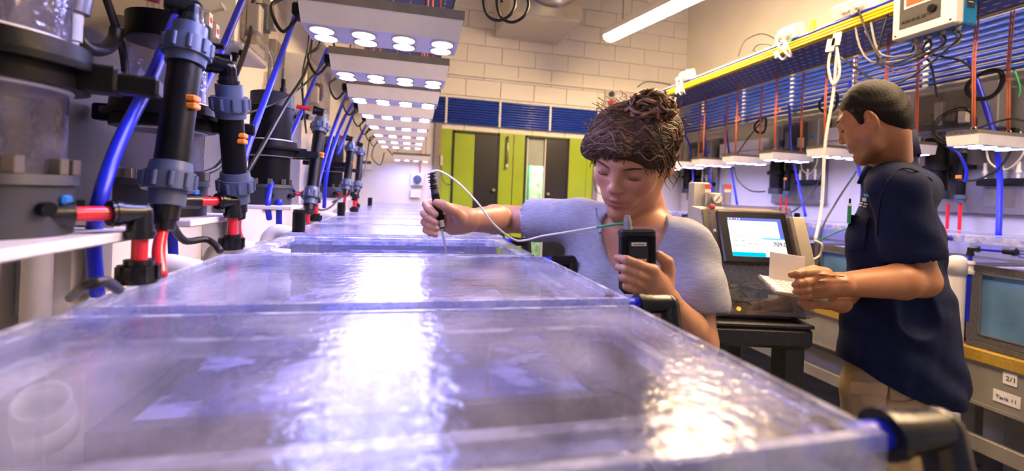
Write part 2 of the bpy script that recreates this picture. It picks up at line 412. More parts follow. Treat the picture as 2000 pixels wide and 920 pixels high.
lamp(at(1190,72,Z=2.9), at(1342,-1,Z=2.9)+Vector((.13,-.62,0)), 'long suspended fluorescent lamp with bright warm diffuser above the aisle')
lamp((1.65,1.75,2.95), (1.7,.25,2.95), 'suspended fluorescent lamp over the near part of the aisle')
lamp((2.6,1.2,3.2), (2.65,-.4,3.2), 'suspended fluorescent lamp near right wall')

# blue pipes: a ladder of runs along the back wall that turn onto the right wall
CORN = 2.30
for k in range(10):
    zz = 2.135+k*.0285
    tag(MB().tube([(-.1,YB-.03,zz),(1.2,YB-.03,zz),(3.2,YB-.03,zz)], .0125, 8).build('water_pipe', 'blue_pipe'),
        'thin blue water pipe on back wall, %s from the bottom' % ordinal(k), 'pipe', 'blue pipes along the back wall')
clipx = [.365, .955, 1.54, 2.13, 2.75]
for k, x in enumerate(clipx):
    tag(MB().bb(x-.012, x+.012, YB-.05, YB, 2.12, 2.415, .003).build('pipe_clip', 'white_plastic'),
        'white upright pipe clip on back wall, %s from the left' % ordinal(k), 'clip', 'white clips on the back wall pipes')
for k in range(12):
    zz = 2.20+k*.037
    p = [(3.20, .4, zz-.02+k*.0), (3.20, 1.6, zz-.01), (3.20, 3.2, zz), (3.20, YB-.06, zz+.01)]
    tag(MB().tube(spline(p, 4), .0148, 8).build('water_pipe', 'blue_pipe'),
        'blue water pipe along right wall, %s from the bottom' % ordinal(k), 'pipe', 'blue pipes along the right wall')
for k, y in enumerate((4.30, 3.69, 3.13, 2.58, 2.12, 1.25)):
    o = thing('pipe_clip', 'white notched pipe clip on right wall, %s from the back corner' % ordinal(k), 'clip', (3.20, y, 2.18), 'white clips on the right wall pipes')
    mb = MB().bb(3.215, 3.235, y-.016, y+.016, 2.17, 2.64)
    for j in range(13): mb.bb(3.18, 3.22, y-.014, y+.014, 2.172+j*.037, 2.190+j*.037, .003)
    mb.build('rail', 'white_plastic', o)
    MB().bb(3.235, XR, y-.01, y+.01, 2.3, 2.33).bb(3.235, XR, y-.01, y+.01, 2.5, 2.53).build('standoff', 'white_plastic', o)
# ------------------------------------------------------------------ tanks
def tank(fx, bx, y0, y1, label, lid=True, full=True, zl=ZL, rods=False, temp=None):
    """fx = x of the side towards the aisle, bx = x of the side towards the wall"""
    s = 1 if bx > fx else -1; x0, x1 = min(fx,bx), max(fx,bx); zb = .77; zr = zl-.13
    t = thing('experiment_tank', label, 'tank', ((x0+x1)/2, (y0+y1)/2, zb), 'acrylic lidded tanks on the benches')
    wt = .02
    # grey speckled body open towards the aisle (window) and at the top
    mb = MB().bb(x0, x1, y0, y1, zb, zb+.03, .004).bb(x0, x1, y0, y0+wt, zb+.03, zr).bb(x0, x1, y1-wt, y1, zb+.03, zr)
    bxx = sorted((bx, bx-s*wt)); mb.bb(bxx[0], bxx[1], y0+wt, y1-wt, zb+.03, zr)
    fxx = sorted((fx, fx+s*wt))
    mb.bb(fxx[0], fxx[1], y0+wt, y0+.045, zb+.03, zr).bb(fxx[0], fxx[1], y1-.045, y1-wt, zb+.03, zr)
    mb.bb(fxx[0], fxx[1], y0+.045, y1-.045, zb+.03, zb+.06).bb(fxx[0], fxx[1], y0+.045, y1-.045, zr-.035, zr)
    mb.build('tank_body', 'tank_grey', t)
    gx = fx+s*.010
    w_ = MB().bb(gx-.003, gx+.003, y0+.04, y1-.04, zb+.05, zr-.03).build('window', 'aqua_glass', t)
    fr = MB(); e = .006; xx = sorted((fx-s*.003, fx+s*.006))
    for a in ((y0+.045,y0+.045+e,zb+.06,zr-.035),(y1-.045-e,y1-.045,zb+.06,zr-.035),(y0+.045,y1-.045,zb+.06,zb+.06+e),(y0+.045,y1-.045,zr-.035-e,zr-.035)): fr.bb(xx[0],xx[1],*a)
    fr.build('window_gasket', 'panel_steel', w_)
    MB().bb(x0+wt, x1-wt, y0+wt, y1-wt, zr-.09, zr-.085).build('inner_floor', 'tank_floor', t)
    MB().quad((x0+wt,y0+wt,zr-.01),(x1-wt,y0+wt,zr-.01),(x1-wt,y1-wt,zr-.01),(x0+wt,y1-wt,zr-.01)).build('water', 'water', t)
    # acrylic chamber on the rim
    a = .006; zt = zl-(.008 if lid else 0)
    for nm, q in (('chamber_wall',(x0,x1,y0,y0+a)),('chamber_wall',(x0,x1,y1-a,y1)),('chamber_wall',(x0,x0+a,y0+a,y1-a)),('chamber_wall',(x1-a,x1,y0+a,y1-a))):
        MB().bb(*q, zr, zt).build(nm, 'acrylic_wall', t)
    if lid:
        l = MB().bb(x0-.004, x1+.004, y0-.004, y1+.004, zl-.008, zl, .0015).build('lid', 'acrylic', t)
        i = .035; e = .012; r = MB()                       # strip frame glued under the lid, and the lip round it
        r.bb(x0+i, x1-i, y0+i, y0+i+e, zl-.022, zl-.008).bb(x0+i, x1-i, y1-i-e, y1-i, zl-.022, zl-.008)
        r.bb(x0+i, x0+i+e, y0+i+e, y1-i-e, zl-.022, zl-.008).bb(x1-i-e, x1-i, y0+i+e, y1-i-e, zl-.022, zl-.008)
        if y0 < 2.2: r.build('lid_strip', 'acrylic_edge', l)
        r = MB(); e = .007
        r.bb(x0-.004-e, x1+.004+e, y0-.004-e, y0-.004, zl-.030, zl+.001).bb(x0-.004-e, x1+.004+e, y1+.004, y1+.004+e, zl-.030, zl+.001)
        r.bb(x0-.004-e, x0-.004, y0-.004, y1+.004, zl-.030, zl+.001).bb(x1+.004, x1+.004+e, y0-.004, y1+.004, zl-.030, zl+.001)
        r.build('lid_lip', 'acrylic_edge', l)
    else:
        r = MB(); e = .03
        r.bb(x0, x1, y0, y0+e, zl-.012, zl-.004).bb(x0, x1, y1-e, y1, zl-.012, zl-.004).bb(x0, x0+e, y0+e, y1-e, zl-.012, zl-.004).bb(x1-e, x1, y0+e, y1-e, zl-.012, zl-.004)
        r.build('rim', 'acrylic_edge', t)
    # outlet towards the aisle: blue tube and black elbow turned down
    oy, oz = y0+(.018 if y0 < .3 and fx < 1 else .03), zl-.018; p = Vector((fx, oy, oz)); ax = Vector((-s,0,0))
    MB().cyl(p-ax*.012, p+ax*.065, .0095, None, 14).build('outlet_tube', 'blue_hose', t)
    MB().cyl(p, p+ax*.006, .0145, None, 16).build('outlet_flange', 'black_fit', t)
    el = MB().steps(p, ax, [(.046,.054,.0165,.0165),(.054,.066,.0145,.0145),(.066,.098,.0135,.013)], 16)
    q = p+ax*.098; el.sph(q, .0135, 12, 8).steps(q, Vector((0,-.25,-1)), [(.0,.03,.0135,.0135),(.03,.044,.0145,.0145),(.044,.055,.0165,.0165)], 16)
    el.build('outlet_elbow', 'black_fit', t)
    if rods:
        for k, (u, v) in enumerate(((.30,.42),(.47,.42),(.64,.42))):
            c = (x0+(x1-x0)*(.38+.2*k), y0+(y1-y0)*.62); MB().cyl((*c, zr-.085), (*c, zr+.045), .0035, None, 8).build('sample_stick', 'cabinet_cream', t)
    if temp:
        text('TEMP 2', .045, (fx-s*.001, y0+.22, zl-.075), (0,-1,0), (0,0,1), 'ink_blue', t, 'lettering')
        MB().bb(fx-.001, fx+.001, y0+.05, y0+.17, zl-.105, zl-.095).bb(fx-.001, fx+.001, y0+.09, y0+.15, zl-.090, zl-.083).build('yellow_marking', 'ink_yellow', t)
    return t
XA, XW = .275, -.31
NL = 11
TY = [(.205,.475)] + [(.53+.39*k, .53+.39*k+.345) for k in range(NL-1)]
for k, (a, b) in enumerate(TY):
    lab = ['frosted acrylic lidded tank nearest the viewpoint, filling the foreground', 'lidded tank second from the viewpoint with thin sticks inside',
           'open tank without lid under the woman\'s probe'][k] if k < 3 else 'clear lidded tank in left row, %s from the viewpoint' % ordinal(k)
    tank(XA-(.012 if k == 0 else 0), XW, a, b, lab, lid=(k != 2), rods=(k == 1))
# loose things in the near and the open tank
def pvc(c, ax, L_, r, label):
    c, ax = Vector(c), Vector(ax).normalized(); t = thing('standpipe', label, 'pipe', c)
    MB().lathe(c, ax, [(0,r),(L_,r),(L_,r*.84),(L_-.05,r*.84)], 24).build('pipe_wall', 'white_pvc', t)
    MB().lathe(c, ax, [(0,r*1.12),(L_*.55,r*1.12),(L_*.55,r)], 24).build('collar', 'white_pvc', t)
pvc(at(95,790,Z=1.15)+Vector((0,0,-.03)), (.25,-.55,.8), .06, .021, 'white pipe stub standing inside the nearest tank')
pvc(at(547,497,Y=.99)-Vector((0,0,.13)), (0,0,1), .14, .0195, 'white standpipe rising out of the open tank')
# bench under the left row
def bench(x0, x1, y0, y1, label, legs=True):
    t = thing('tank_bench', label, 'table', ((x0+x1)/2, (y0+y1)/2, 0), 'steel benches under the tanks')
    MB().bb(x0, x1, y0, y1, .715, .77, .003).build('wooden_top', 'ochre', t)
    MB().bb(x0+.01, x1-.01, y0+.01, y1-.01, .705, .715).bb(x0+.01, x0+.06, y0+.01, y1-.01, .53, .705, .004).bb(x1-.06, x1-.01, y0+.01, y1-.01, .53, .705, .004)\
        .bb(x0+.005, x0+.03, y0+.01, y1-.01, .52, .535).build('apron', 'table_steel', t)
    for x in (x0+.015, x1-.085):
        for y in (y0+.03, y1-.115): MB().bb(x, x+.07, y, y+.085, 0, .705, .004).build('leg', 'table_steel', t)
        MB().bb(x+.02, x+.05, y0+.11, y1-.11, .30, .37, .003).build('stretcher', 'table_steel', t)
    return t
bench(XW-.02, XA+.02, .15, 2.35, 'long steel bench under the near tanks of left row')
bench(XW-.02, XA+.02, 2.40, 4.72, 'long steel bench under the far tanks of left row')

# ------------------------------------------------------------------ LED fixtures
LW, LD, LH = .365, .125, .075
def fixture(c, label, group, left):
    """c = centre of the underside"""
    c = Vector(c); t = thing('led_fixture', label, 'lamp', c, group)
    x0, x1, y0, y1 = c.x-LW/2, c.x+LW/2, c.y-LD/2, c.y+LD/2; z0 = c.z
    V = []
    for zz, i in ((z0,.008),(z0+.050,0)): V += [(x0+i,y0+i*.4,zz),(x1-i,y0+i*.4,zz),(x1-i,y1-i*.4,zz),(x0+i,y1-i*.4,zz)]
    MB().add(V, [(3,2,1,0),(4,5,6,7),(0,1,5,4),(1,2,6,5),(2,3,7,6),(3,0,4,7)]).build('housing', 'fixture_white', t)
    hs = MB().bb(x0-.002, x1+.002, y0-.001, y1+.001, z0+.050, z0+.054)
    if left: hs.bb(x0-.002, x1+.002, y0-.001, y0+.004, z0+.054, z0+.072).bb(x0-.002, x1+.002, y1-.004, y1+.001, z0+.054, z0+.072)
    n = 15
    for i in range(n):
        y = y0+.006+(LD-.012)*i/(n-1); hs.bb(x0, x1, y-.002, y+.002, z0+.054, z0+.068)
    hs.build('heat_sink', 'heat_sink', t)
    for j in range(2):
        for i in range(4):
            p = Vector((x0+LW*(i+.5)/4+.0, y0+LD*(.29+.42*j), z0))
            l = MB().lathe(p, (0,0,-1), [(0,.030),(.003,.030),(.0035,.026)], 18, caps=False).build('lens_ring', 'white_plastic', t)
            MB().add([p+Vector((.025*math.cos(a),.025*math.sin(a),-.0022)) for a in [-2*math.pi*q/10 for q in range(10)]], [list(range(10))]).build('lens', 'led', l)
    return t
def eyebolt(t, p):
    MB().tube([Vector(p)+Vector((0,.010*math.cos(a),.012+.010*math.sin(a))) for a in [2*math.pi*i/10 for i in range(10)]], .0022, 6, closed=True).build('eye_bolt', 'steel', t)
ZF = 1.74
for k in range(-1, 8):
    y = 1.045+.39*k+LD/2
    lab = 'white LED tank lamp, %s' % ('mostly above the picture, nearest the viewpoint' if k < 0 else 'largest and nearest in full view over left row' if k == 0 else '%s behind the largest one over left row' % ordinal(k-1))
    f = fixture((-.07, y, ZF), lab, 'LED lamps over the left tanks', True)
    for sx in (-.13,.13): MB().tube([(-.07+sx,y,ZF+.06),(-.07+sx*.9,y+.01,2.36)], .003, 6).build('hanging_cord', 'orange_cord', f); eyebolt(f, (-.07+sx,y,ZF+.06))
    MB().tube(spline([(-.255,y,ZF+.05),(-.30,y+.02,ZF+.0),(-.33,y+.03,ZF+.06),(-.30,y+.05,ZF+.12),(-.34,y+.05,ZF+.3)]), .0045, 6).build('power_cord', 'black_cable', f)
    MB().bb(-.275, -.25, y-.02, y+.03, ZF+.03, ZF+.06, .004).build('plug_block', 'black_plastic', f)
f = fixture((.02, 4.55, 1.68), 'small far LED lamp hung low before the white end wall', 'LED lamps over the left tanks', True)
for sx in (-.14,.14): MB().tube([(.02+sx,4.55,1.74),(.02+sx,4.55,2.36)], .003, 6).build('hanging_cord', 'orange_cord', f)
MB().tube(spline([(-.16,4.55,1.72),(-.3,4.5,1.85),(-.36,4.5,1.7),(-.28,4.55,1.62),(-.25,4.6,1.75)]), .005, 6).build('power_cord', 'black_cable', f)
def tray(x0, x1, y0, y1, z, label, yellow):
    t = thing('cable_tray', label, 'cable tray', ((x0+x1)/2, y0, z))
    MB().bb(x0, x1, y0, y1, z, z+.006).build('tray_floor', 'tray_blue', t)
    for x in (x0, x1-.008): MB().bb(x, x+.008, y0, y1, z-.006, z+.05, .002).build('tray_rail', 'yellow' if yellow else 'tray_blue', t)
    sl = MB(); n = int((y1-y0)/.055)
    for i in range(n):
        y = y0+.03+i*.055
        for j in range(6):
            x = x0+.05+(x1-x0-.1)*j/5; sl.bb(x-.004, x+.004, y, y+.028, z-.0012, z+.0005)
    q = sl.build('slots', 'ctrl_face', t); q['kind'] = 'stuff'
    return t
tray(-.34, .20, .2, 4.6, 2.37, 'blue perforated cable tray above the left row of lamps', False)
# ------------------------------------------------------------------ left wall equipment
def elbow_fit(mb, p, a, b, r=.0125):
    """push-fit elbow at p with sockets towards a and towards b"""
    mb.sph(p, r, 12, 8)
    for ax in (a, b): mb.steps(p, ax, [(0,.014,r,r),(.014,.023,r*1.12,r*1.12),(.023,.028,r*1.3,r*1.3),(.028,.032,r*1.2,r*1.2)], 16)
    return mb
def reactor(c, clear_body, label, zb=1.315):
    x, y = c; t = thing('reactor_column', label, 'filter', (x, y, zb), 'reactor columns on shelves along left wall')
    bm, r = ('clear_tube' if clear_body else 'black_plastic'), .062
    b = MB().steps((x,y,zb), (0,0,1), [(0,.055,.070,.070),(.055,.066,.074,.072)], 28).build('base', 'grey_base', t)
    for a in (-1.2, -.3, .6, 1.5): MB().cyl((x+.071*math.cos(a),y+.071*math.sin(a),zb+.030),(x+.078*math.cos(a),y+.078*math.sin(a),zb+.030), .008, None, 8).build('plug', 'black_plastic', b)
    for i in range(10):
        a = 2*math.pi*i/10; MB().bb(x+.066*math.cos(a)-.006, x+.066*math.cos(a)+.006, y+.066*math.sin(a)-.006, y+.066*math.sin(a)+.006, zb+.066, zb+.084, .001).build('lug', 'heat_sink', b)
    MB().cyl((x,y,zb+.066),(x,y,zb+.165), r, None, 28).build('lower_body', bm, t)
    f = MB().steps((x,y,zb+.160), (0,0,1), [(0,.020,.080,.080),(.020,.028,.092,.092),(.028,.048,.082,.080)], 32).build('clamp_flange', 'black_plastic', t)
    MB().box((x+.090,y+.02,zb+.176), (.035,.035,.03), Matrix.Rotation(.25,3,'Z'), .003).box((x+.118,y+.028,zb+.174), (.05,.026,.022), Matrix.Rotation(.25,3,'Z'), .003).build('clamp_latch', 'black_plastic', f)
    MB().lathe((x,y,zb+.156), (0,0,1), [(0,.066),(.003,.0665),(.004,.066)], 28).lathe((x,y,zb+.209), (0,0,1), [(0,.066),(.004,.0665)], 28).build('silicone_seam', 'white_plastic', f)
    MB().cyl((x,y,zb+.208),(x,y,zb+.325), r, None, 28).build('upper_body', bm, t)
    cp = MB().steps((x,y,zb+.320), (0,0,1), [(0,.010,.066,.066),(.010,.045,.064,.064),(.045,.05,.06,.05)], 28).build('cap', 'grey_base' if not clear_body else 'black_plastic', t)
    for a, h in ((.4,.05),(2.2,.04),(4.2,.06)): MB().steps((x+.03*math.cos(a),y+.03*math.sin(a),zb+.37), (0,0,1), [(0,.02,.010,.010),(.02,h,.007,.007)], 10).build('cap_fitting', 'clear_cover' if a > 2 else 'black_fit', cp)
    MB().bb(XL+.04, x-.05, y-.015, y+.015, zb+.17, zb+.20, .003).build('wall_bracket', 'black_plastic', t)
    s = thing('shelf_plate', 'white plastic shelf plate under ' + label, 'shelf', (x, y, zb-.012), 'shelf plates on left wall')
    MB().bb(XL+.032, x+.10, y-.12, y+.10, zb-.012, zb, .002).build('plate', 'white_pvc', s)
    for q in (-.10,.05): MB().bb(XL+.001, XL+.03, y+q, y+q+.03, zb-.16, zb-.012).build('bracket', 'ctrl_face', s)
    return t
RX = [(-.435,.575), (-.45,.955), (-.45,1.60), (-.455,2.85)]
reactor(RX[0], True, 'large clear reactor column nearest the viewpoint at left edge')
reactor(RX[1], True, 'clear reactor column with black cap behind the near mixing tube')
reactor(RX[2], False, 'black reactor column with grey base, largest of the black ones')
reactor(RX[3], False, 'smaller looking black reactor column farther down left wall')
def mixer(top, bot, label, clip=True, tank_pt=None, brk=True):
    top, bot = Vector(top), Vector(bot); ax = (top-bot).normalized(); L_ = (top-bot).length
    t = thing('mixing_tube', label, 'pipe', bot, 'upright black mixing tubes with grey unions')
    MB().cyl(bot+ax*.02, top-ax*.02, .021, None, 20).build('tube', 'black_plastic', t)
    for p, d in ((bot, 1), (top, -1)):
        a2 = ax*d
        u = MB().steps(p, a2, [(.0,.022,.0225,.0225),(.022,.048,.0305,.0305),(.048,.062,.0265,.025)], 24).build('union_nut', 'grey_pvc', t)
        rb = MB(); uu, ww = frame(ax)
        for i in range(10):
            a = 2*math.pi*i/10; q = p+a2*.035+uu*(.0305*math.cos(a))+ww*(.0305*math.sin(a)); rb.cyl(q-ax*.010, q+ax*.010, .004, None, 6)
        rb.build('grip_ribs', 'grey_pvc', u)
    el = MB().steps(bot, -ax, [(0,.02,.018,.017),(.02,.034,.015,.013)], 18).build('reducer', 'black_fit', t)
    e = MB(); q = top+ax*.03; e.cyl(top, q, .014); elbow_fit(e, q, -ax, Vector((-1,-.25,.12)).normalized(), .014); e.build('top_elbow', 'black_fit', t)
    MB().cyl(q+Vector((-.04,-.01,.005)), q+Vector((-.085,-.02,.010)), .0075, None, 12).build('inlet_tube', 'red_tube', t)
    if clip:
        c = bot.lerp(top, .56); MB().bb(c.x+.012, c.x+.026, c.y-.016, c.y+.004, c.z-.010, c.z-.001, .002).bb(c.x+.012, c.x+.026, c.y-.016, c.y+.004, c.z+.001, c.z+.010, .002).build('orange_clip', 'orange_clip', t)
        if brk: MB().bb(-.60+.03, c.x-.015, c.y-.012, c.y+.012, c.z-.02, c.z+.005, .003).build('wall_bracket', 'black_plastic', t)
    p0 = bot-ax*.03; e_ = tank_pt if tank_pt is not None else Vector((p0.x-.004, p0.y+.01, ZL+.002)); p1 = Vector(e_)
    MB().tube(spline([p0, p0.lerp(p1,.5)+Vector((-.004,0,0)), p1], 5), .0075, 12).build('drain_tube', 'red_tube', t)
    return t
def mx(tx, ty, bx, by, X, label, **k): return mixer(at(tx,ty,X=X), at(bx,by,X=X), label, **k)
mx(372,52, 324,402, -.33, 'thick black mixing tube with blue-grey unions, nearest the viewpoint', brk=False, tank_pt=at(314,540,Z=ZL+.002))
mx(447,165, 463,395, -.33, 'second black mixing tube from the viewpoint, ribbed', brk=False, tank_pt=at(470,470,Z=ZL+.002))
mx(627,232, 606,400, -.33, 'third black mixing tube from the viewpoint beside largest black column')
mx(686,280, 676,372, -.33, 'fourth black mixing tube from the viewpoint')
mx(705,290, 697,372, -.33, 'fifth and farthest black mixing tube on left wall', clip=False)
def feed(nut, src, label, k):
    nut, src = Vector(nut), Vector(src); zt = src.z; c = Vector((nut.x, nut.y, zt)); h = (src-c).normalized()
    t = thing('feed_line', label, 'pipe', nut, 'red feed lines into the left tanks')
    nb = MB().steps(nut, (0,0,1), [(0,.006,.020,.020),(.006,.022,.0205,.019),(.022,.029,.0155,.0155)], 20).build('lid_nut', 'black_fit', t)
    rb = MB()
    for i in range(8):
        a = 2*math.pi*i/8; rb.bb(nut.x+.0195*math.cos(a)-.003, nut.x+.0195*math.cos(a)+.003, nut.y+.0195*math.sin(a)-.003, nut.y+.0195*math.sin(a)+.003, nut.z+.004, nut.z+.022)
    rb.build('grip_ribs', 'black_fit', nb)
    MB().cyl(nut+Vector((0,0,.025)), c, .0085, None, 14).build('drop_tube', 'red_tube', t)
    elbow_fit(MB(), c, Vector((0,0,-1)), h, .0125).build('elbow', 'black_fit', t)
    MB().cyl(c, src, .0085, None, 14).build('cross_tube', 'red_tube', t)
    MB().steps(src, h, [(-.002,.03,.014,.014),(.03,.04,.012,.012)], 16).build('valve_body', 'black_fit', t)
    MB().box(src+Vector((0,0,.016))+h*.01, (.022,.014,.010), None, .003).build('valve_handle', 'blue_valve', t)
feed(at(270,552,Z=ZL+.001), at(135,418,X=-.365), 'red feed line with black elbow and lid nut, nearest the viewpoint', 0)
feed(at(452,487,Z=ZL+.001), at(385,393,X=-.37), 'red feed line with black elbow, second from the viewpoint', 1)
feed(at(594,428,Z=ZL+.001)+Vector((.06,-.1,0)), at(575,378,X=-.40), 'red feed line with black elbow, third from the viewpoint', 2)
feed((-.28,2.50,ZL+.001), (-.40,2.75,1.345), 'red feed line, fourth from the viewpoint', 3)
feed((-.33,3.08,ZL+.001), (-.40,2.95,1.345), 'red feed line, farthest of the left row', 4)
# back boards and electric boxes with clear covers
def board(y0, y1, z0, z1, label, x=XL+.001, th=.03, mt='board_grey'):
    return tag(MB().bb(x, x+th, y0, y1, z0, z1, .002).build('back_board', mt), label, 'board')
board(.15, 1.22, 1.32, 2.15, 'brown grey mounting board behind the nearest clear columns', mt='board_brown')
board(1.30, 1.62, 1.28, 2.05, 'grey mounting board behind the white electric box')
board(2.05, 2.55, 1.28, 2.0, 'grey mounting board farther along left wall')
def ebox(y0, y1, z0, z1, label, x=XL+.032):
    t = thing('electric_box', label, 'electric box', (x, (y0+y1)/2, z0), 'electric boxes with clear covers on left wall')
    MB().bb(x, x+.10, y0, y1, z0, z1, .006).build('box_body', 'white_plastic', t)
    cv = MB().bb(x+.10, x+.155, y0+.004, y1-.004, z0+.004, z1-.004, .008).build('clear_cover', 'clear_cover', t)
    MB().bb(x+.101, x+.105, y0+.02, y1-.02, z0+.02, z1-.02).build('module_plate', 'mesh_plate', t)
    for i in range(3):
        yy = y0+(y1-y0)*(.25+.25*i); MB().bb(x+.104, x+.14, yy-.02, yy+.015, z0+.05+.03*i, z0+.13+.03*i, .003).build('module', 'dark_inside' if i % 2 else 'ctrl_face', t)
    for i in range(3): MB().steps((x+.03+.03*i,(y0+y1)/2-.03*i,z0), (0,0,-1), [(0,.014,.010,.010),(.014,.026,.007,.006)], 10).build('cable_gland', 'black_fit', t)
    return t
ebox(1.33, 1.60, 1.76, 2.02, 'white electric box with clear cover above the largest black column')
ebox(2.15, 2.45, 1.72, 1.98, 'white electric box with clear cover, second along left wall')
ebox(.62, .86, 1.72, 1.95, 'white electric box with clear cover at the top left')
# small flow meters with red labels by the first electric box
for k, (x, y) in enumerate(((398,40),(412,62))):
    p = at(x, y, X=-.42); t = thing('flow_meter', ['clear flow meter with red label, left of the pair by near mixing tube','clear flow meter with red label, right of the pair by near mixing tube'][k], 'flow meter', p)
    MB().bb(p.x-.012, p.x+.012, p.y-.012, p.y+.012, p.z-.06, p.z+.02, .002).build('block', 'clear_cover', t)
    MB().bb(p.x+.0122, p.x+.013, p.y-.008, p.y+.008, p.z-.012, p.z+.016).build('label_plate', 'paper', t)
    MB().lathe((p.x+.0132,p.y,p.z+.002), (1,0,0), [(0,.006),(.0005,.005)], 12).build('red_emblem', 'ink_red', t)
    MB().cyl((p.x+.01,p.y,p.z-.05),(p.x+.04,p.y,p.z-.05), .006).build('knob', 'black_fit', t)
    MB().bb(XL+.02, p.x-.012, p.y-.006, p.y+.006, p.z-.03, p.z-.01).build('bracket', 'panel_steel', t)
# hoses (blue) - each one thing
def hose(pts, r, label, mt='blue_hose', cat='hose', name='blue_hose', grp=None, n=6, seg=10):
    return tag(MB().tube(spline(pts, n), r, seg).build(name, mt), label, cat, grp)
G = 'blue hoses along left wall'
hose([at(190,575,X=-.40),at(183,470,X=-.39),at(195,390,X=-.37),at(232,280,X=-.38),at(290,165,X=-.385),at(345,35,X=-.395),at(375,-40,X=-.40)], .0085, 'thick blue hose rising past the nearest flange to top', grp=G)
hose([at(340,520,X=-.41),at(338,440,X=-.41),at(352,300,X=-.42),at(388,195,X=-.42),at(440,80,X=-.42),at(478,-10,X=-.41)], .0080, 'blue hose behind the thick mixing tube rising to the right', grp=G)
hose([at(468,350,X=-.36),at(483,290,X=-.36),at(530,160,X=-.36),at(580,20,X=-.36),at(590,-30,X=-.36)], .0075, 'straight blue hose crossing in front of the white electric box', grp=G)
hose([at(526,428,X=-.42),at(524,390,X=-.42),at(540,330,X=-.43),at(600,190,X=-.42),at(640,95,X=-.38)], .0085, 'blue hose passing beside the largest black column to lamps', grp=G)
hose([at(615,415,X=-.38),at(618,375,X=-.38),at(655,240,X=-.36),at(683,170,X=-.36)], .0085, 'blue hose between third mixing tube and small black column', grp=G)
hose([at(633,405,X=-.40),at(640,330,X=-.38),at(668,240,X=-.36),at(697,190,X=-.36)], .009, 'blue hose rising just left of small black column', grp=G)
hose([at(660,300,X=-.37),at(690,222,X=-.36),at(712,190,X=-.36)], .0085, 'short slanted blue hose above the fourth mixing tube', grp=G)
hose([at(690,385,X=-.38),at(680,330,X=-.38),at(706,262,X=-.37),at(722,235,X=-.37)], .010, 'far blue hose hooked behind the fifth mixing tube', grp=G)
for k, (xx, yy0, yy1) in enumerate(((545,390,440),(613,385,412))):
    hose([at(xx,yy1,X=-.40),at(xx,yy0,X=-.40)], .009, ['short upright blue hose below the largest black column','short upright blue hose below the small black column'][k], grp=G)
GB = 'black cables on the left'
def cable(pts, r, label, mt='black_cable', grp=None, cat='cable', name='cable', n=6): return hose(pts, r, label, mt, cat, name, grp, n, 7)
cable([at(595,-20,X=-.36),at(612,40,X=-.36),at(600,130,X=-.36),at(560,200,X=-.37),at(510,290,X=-.38),at(475,350,X=-.40)], .0055, 'thick black cable sagging in front of largest black column', grp=GB)
cable([at(607,-10,X=-.40),at(603,80,X=-.40),at(590,160,X=-.41),at(598,260,X=-.42)], .004, 'thin black cable hanging straight beside the first lamp', grp=GB)
cable([at(205,-10,X=-.50),at(228,60,X=-.50),at(243,120,X=-.50),at(244,200,X=-.49)], .006, 'black cable hanging beside the near clear column', grp=GB)
cable([at(650,100,X=-.34),at(600,160,X=-.36),at(540,200,X=-.40),at(470,225,X=-.46)], .0035, 'thin black cable running from second lamp to the wall', grp=GB)
cable([at(495,0,X=-.45),at(490,60,X=-.45),at(475,110,X=-.44),at(455,160,X=-.42)], .006, 'black cable crossing the white electric box', grp=GB)
cable([at(445,300,X=-.42),at(420,330,X=-.42),at(380,342,X=-.42)], .006, 'short black cable between the two nearest mixing tubes', grp=GB)
cable([at(333,432,X=-.36),at(360,470,X=-.36),at(405,468,X=-.35),at(430,490,Z=ZL+.01)], .006, 'black cable looping onto lid behind the near feed line', grp=GB)
cable([at(138,582,Z=ZL-.02),at(165,560,Z=ZL+.02),at(205,550,Z=ZL+.025),at(232,566,Z=ZL+.005)], .0055, 'black cable arched over the lid edge at left', grp=GB)
cable([at(722,268,X=-.34),at(712,330,X=-.34),at(690,370,X=-.36),at(650,395,X=-.40)], .005, 'thin black cable sloping past the farthest mixing tube', grp=GB)
cable([at(608,395,X=-.42),at(625,410,X=-.42),at(645,405,X=-.42),at(665,385,X=-.42)], .005, 'thin black cable sagging under the small black column', grp=GB)
hose([at(150,60,X=-.50),at(165,90,X=-.49),at(200,97,X=-.49),at(222,80,X=-.5),at(228,55,X=-.5)], .010, 'thick black hose hanging in a U at top left', 'black_cable', 'hose', 'black_hose')
cable([at(432,8,X=-.5),at(460,50,X=-.5),at(500,80,X=-.48),at(528,110,X=-.47),at(530,150,X=-.47)], .004, 'white cable looping below the white electric box', 'white_cable')
# white fitting and valve cluster at the top left
p = at(140,80,X=-.47); t = thing('white_valve', 'white stepped plastic fitting standing on the nearest flange', 'valve', p)
MB().steps(p-Vector((0,0,.045)), (0,0,1), [(0,.025,.011,.011),(.025,.045,.008,.008),(.045,.07,.0115,.0115),(.07,.085,.012,.012)], 10).build('body', 'white_plastic', t)
MB().steps(p+Vector((0,0,.04)), (0,0,1), [(0,.03,.018,.022),(.03,.1,.012,.012)], 16).build('upper_fitting', 'panel_steel', t)
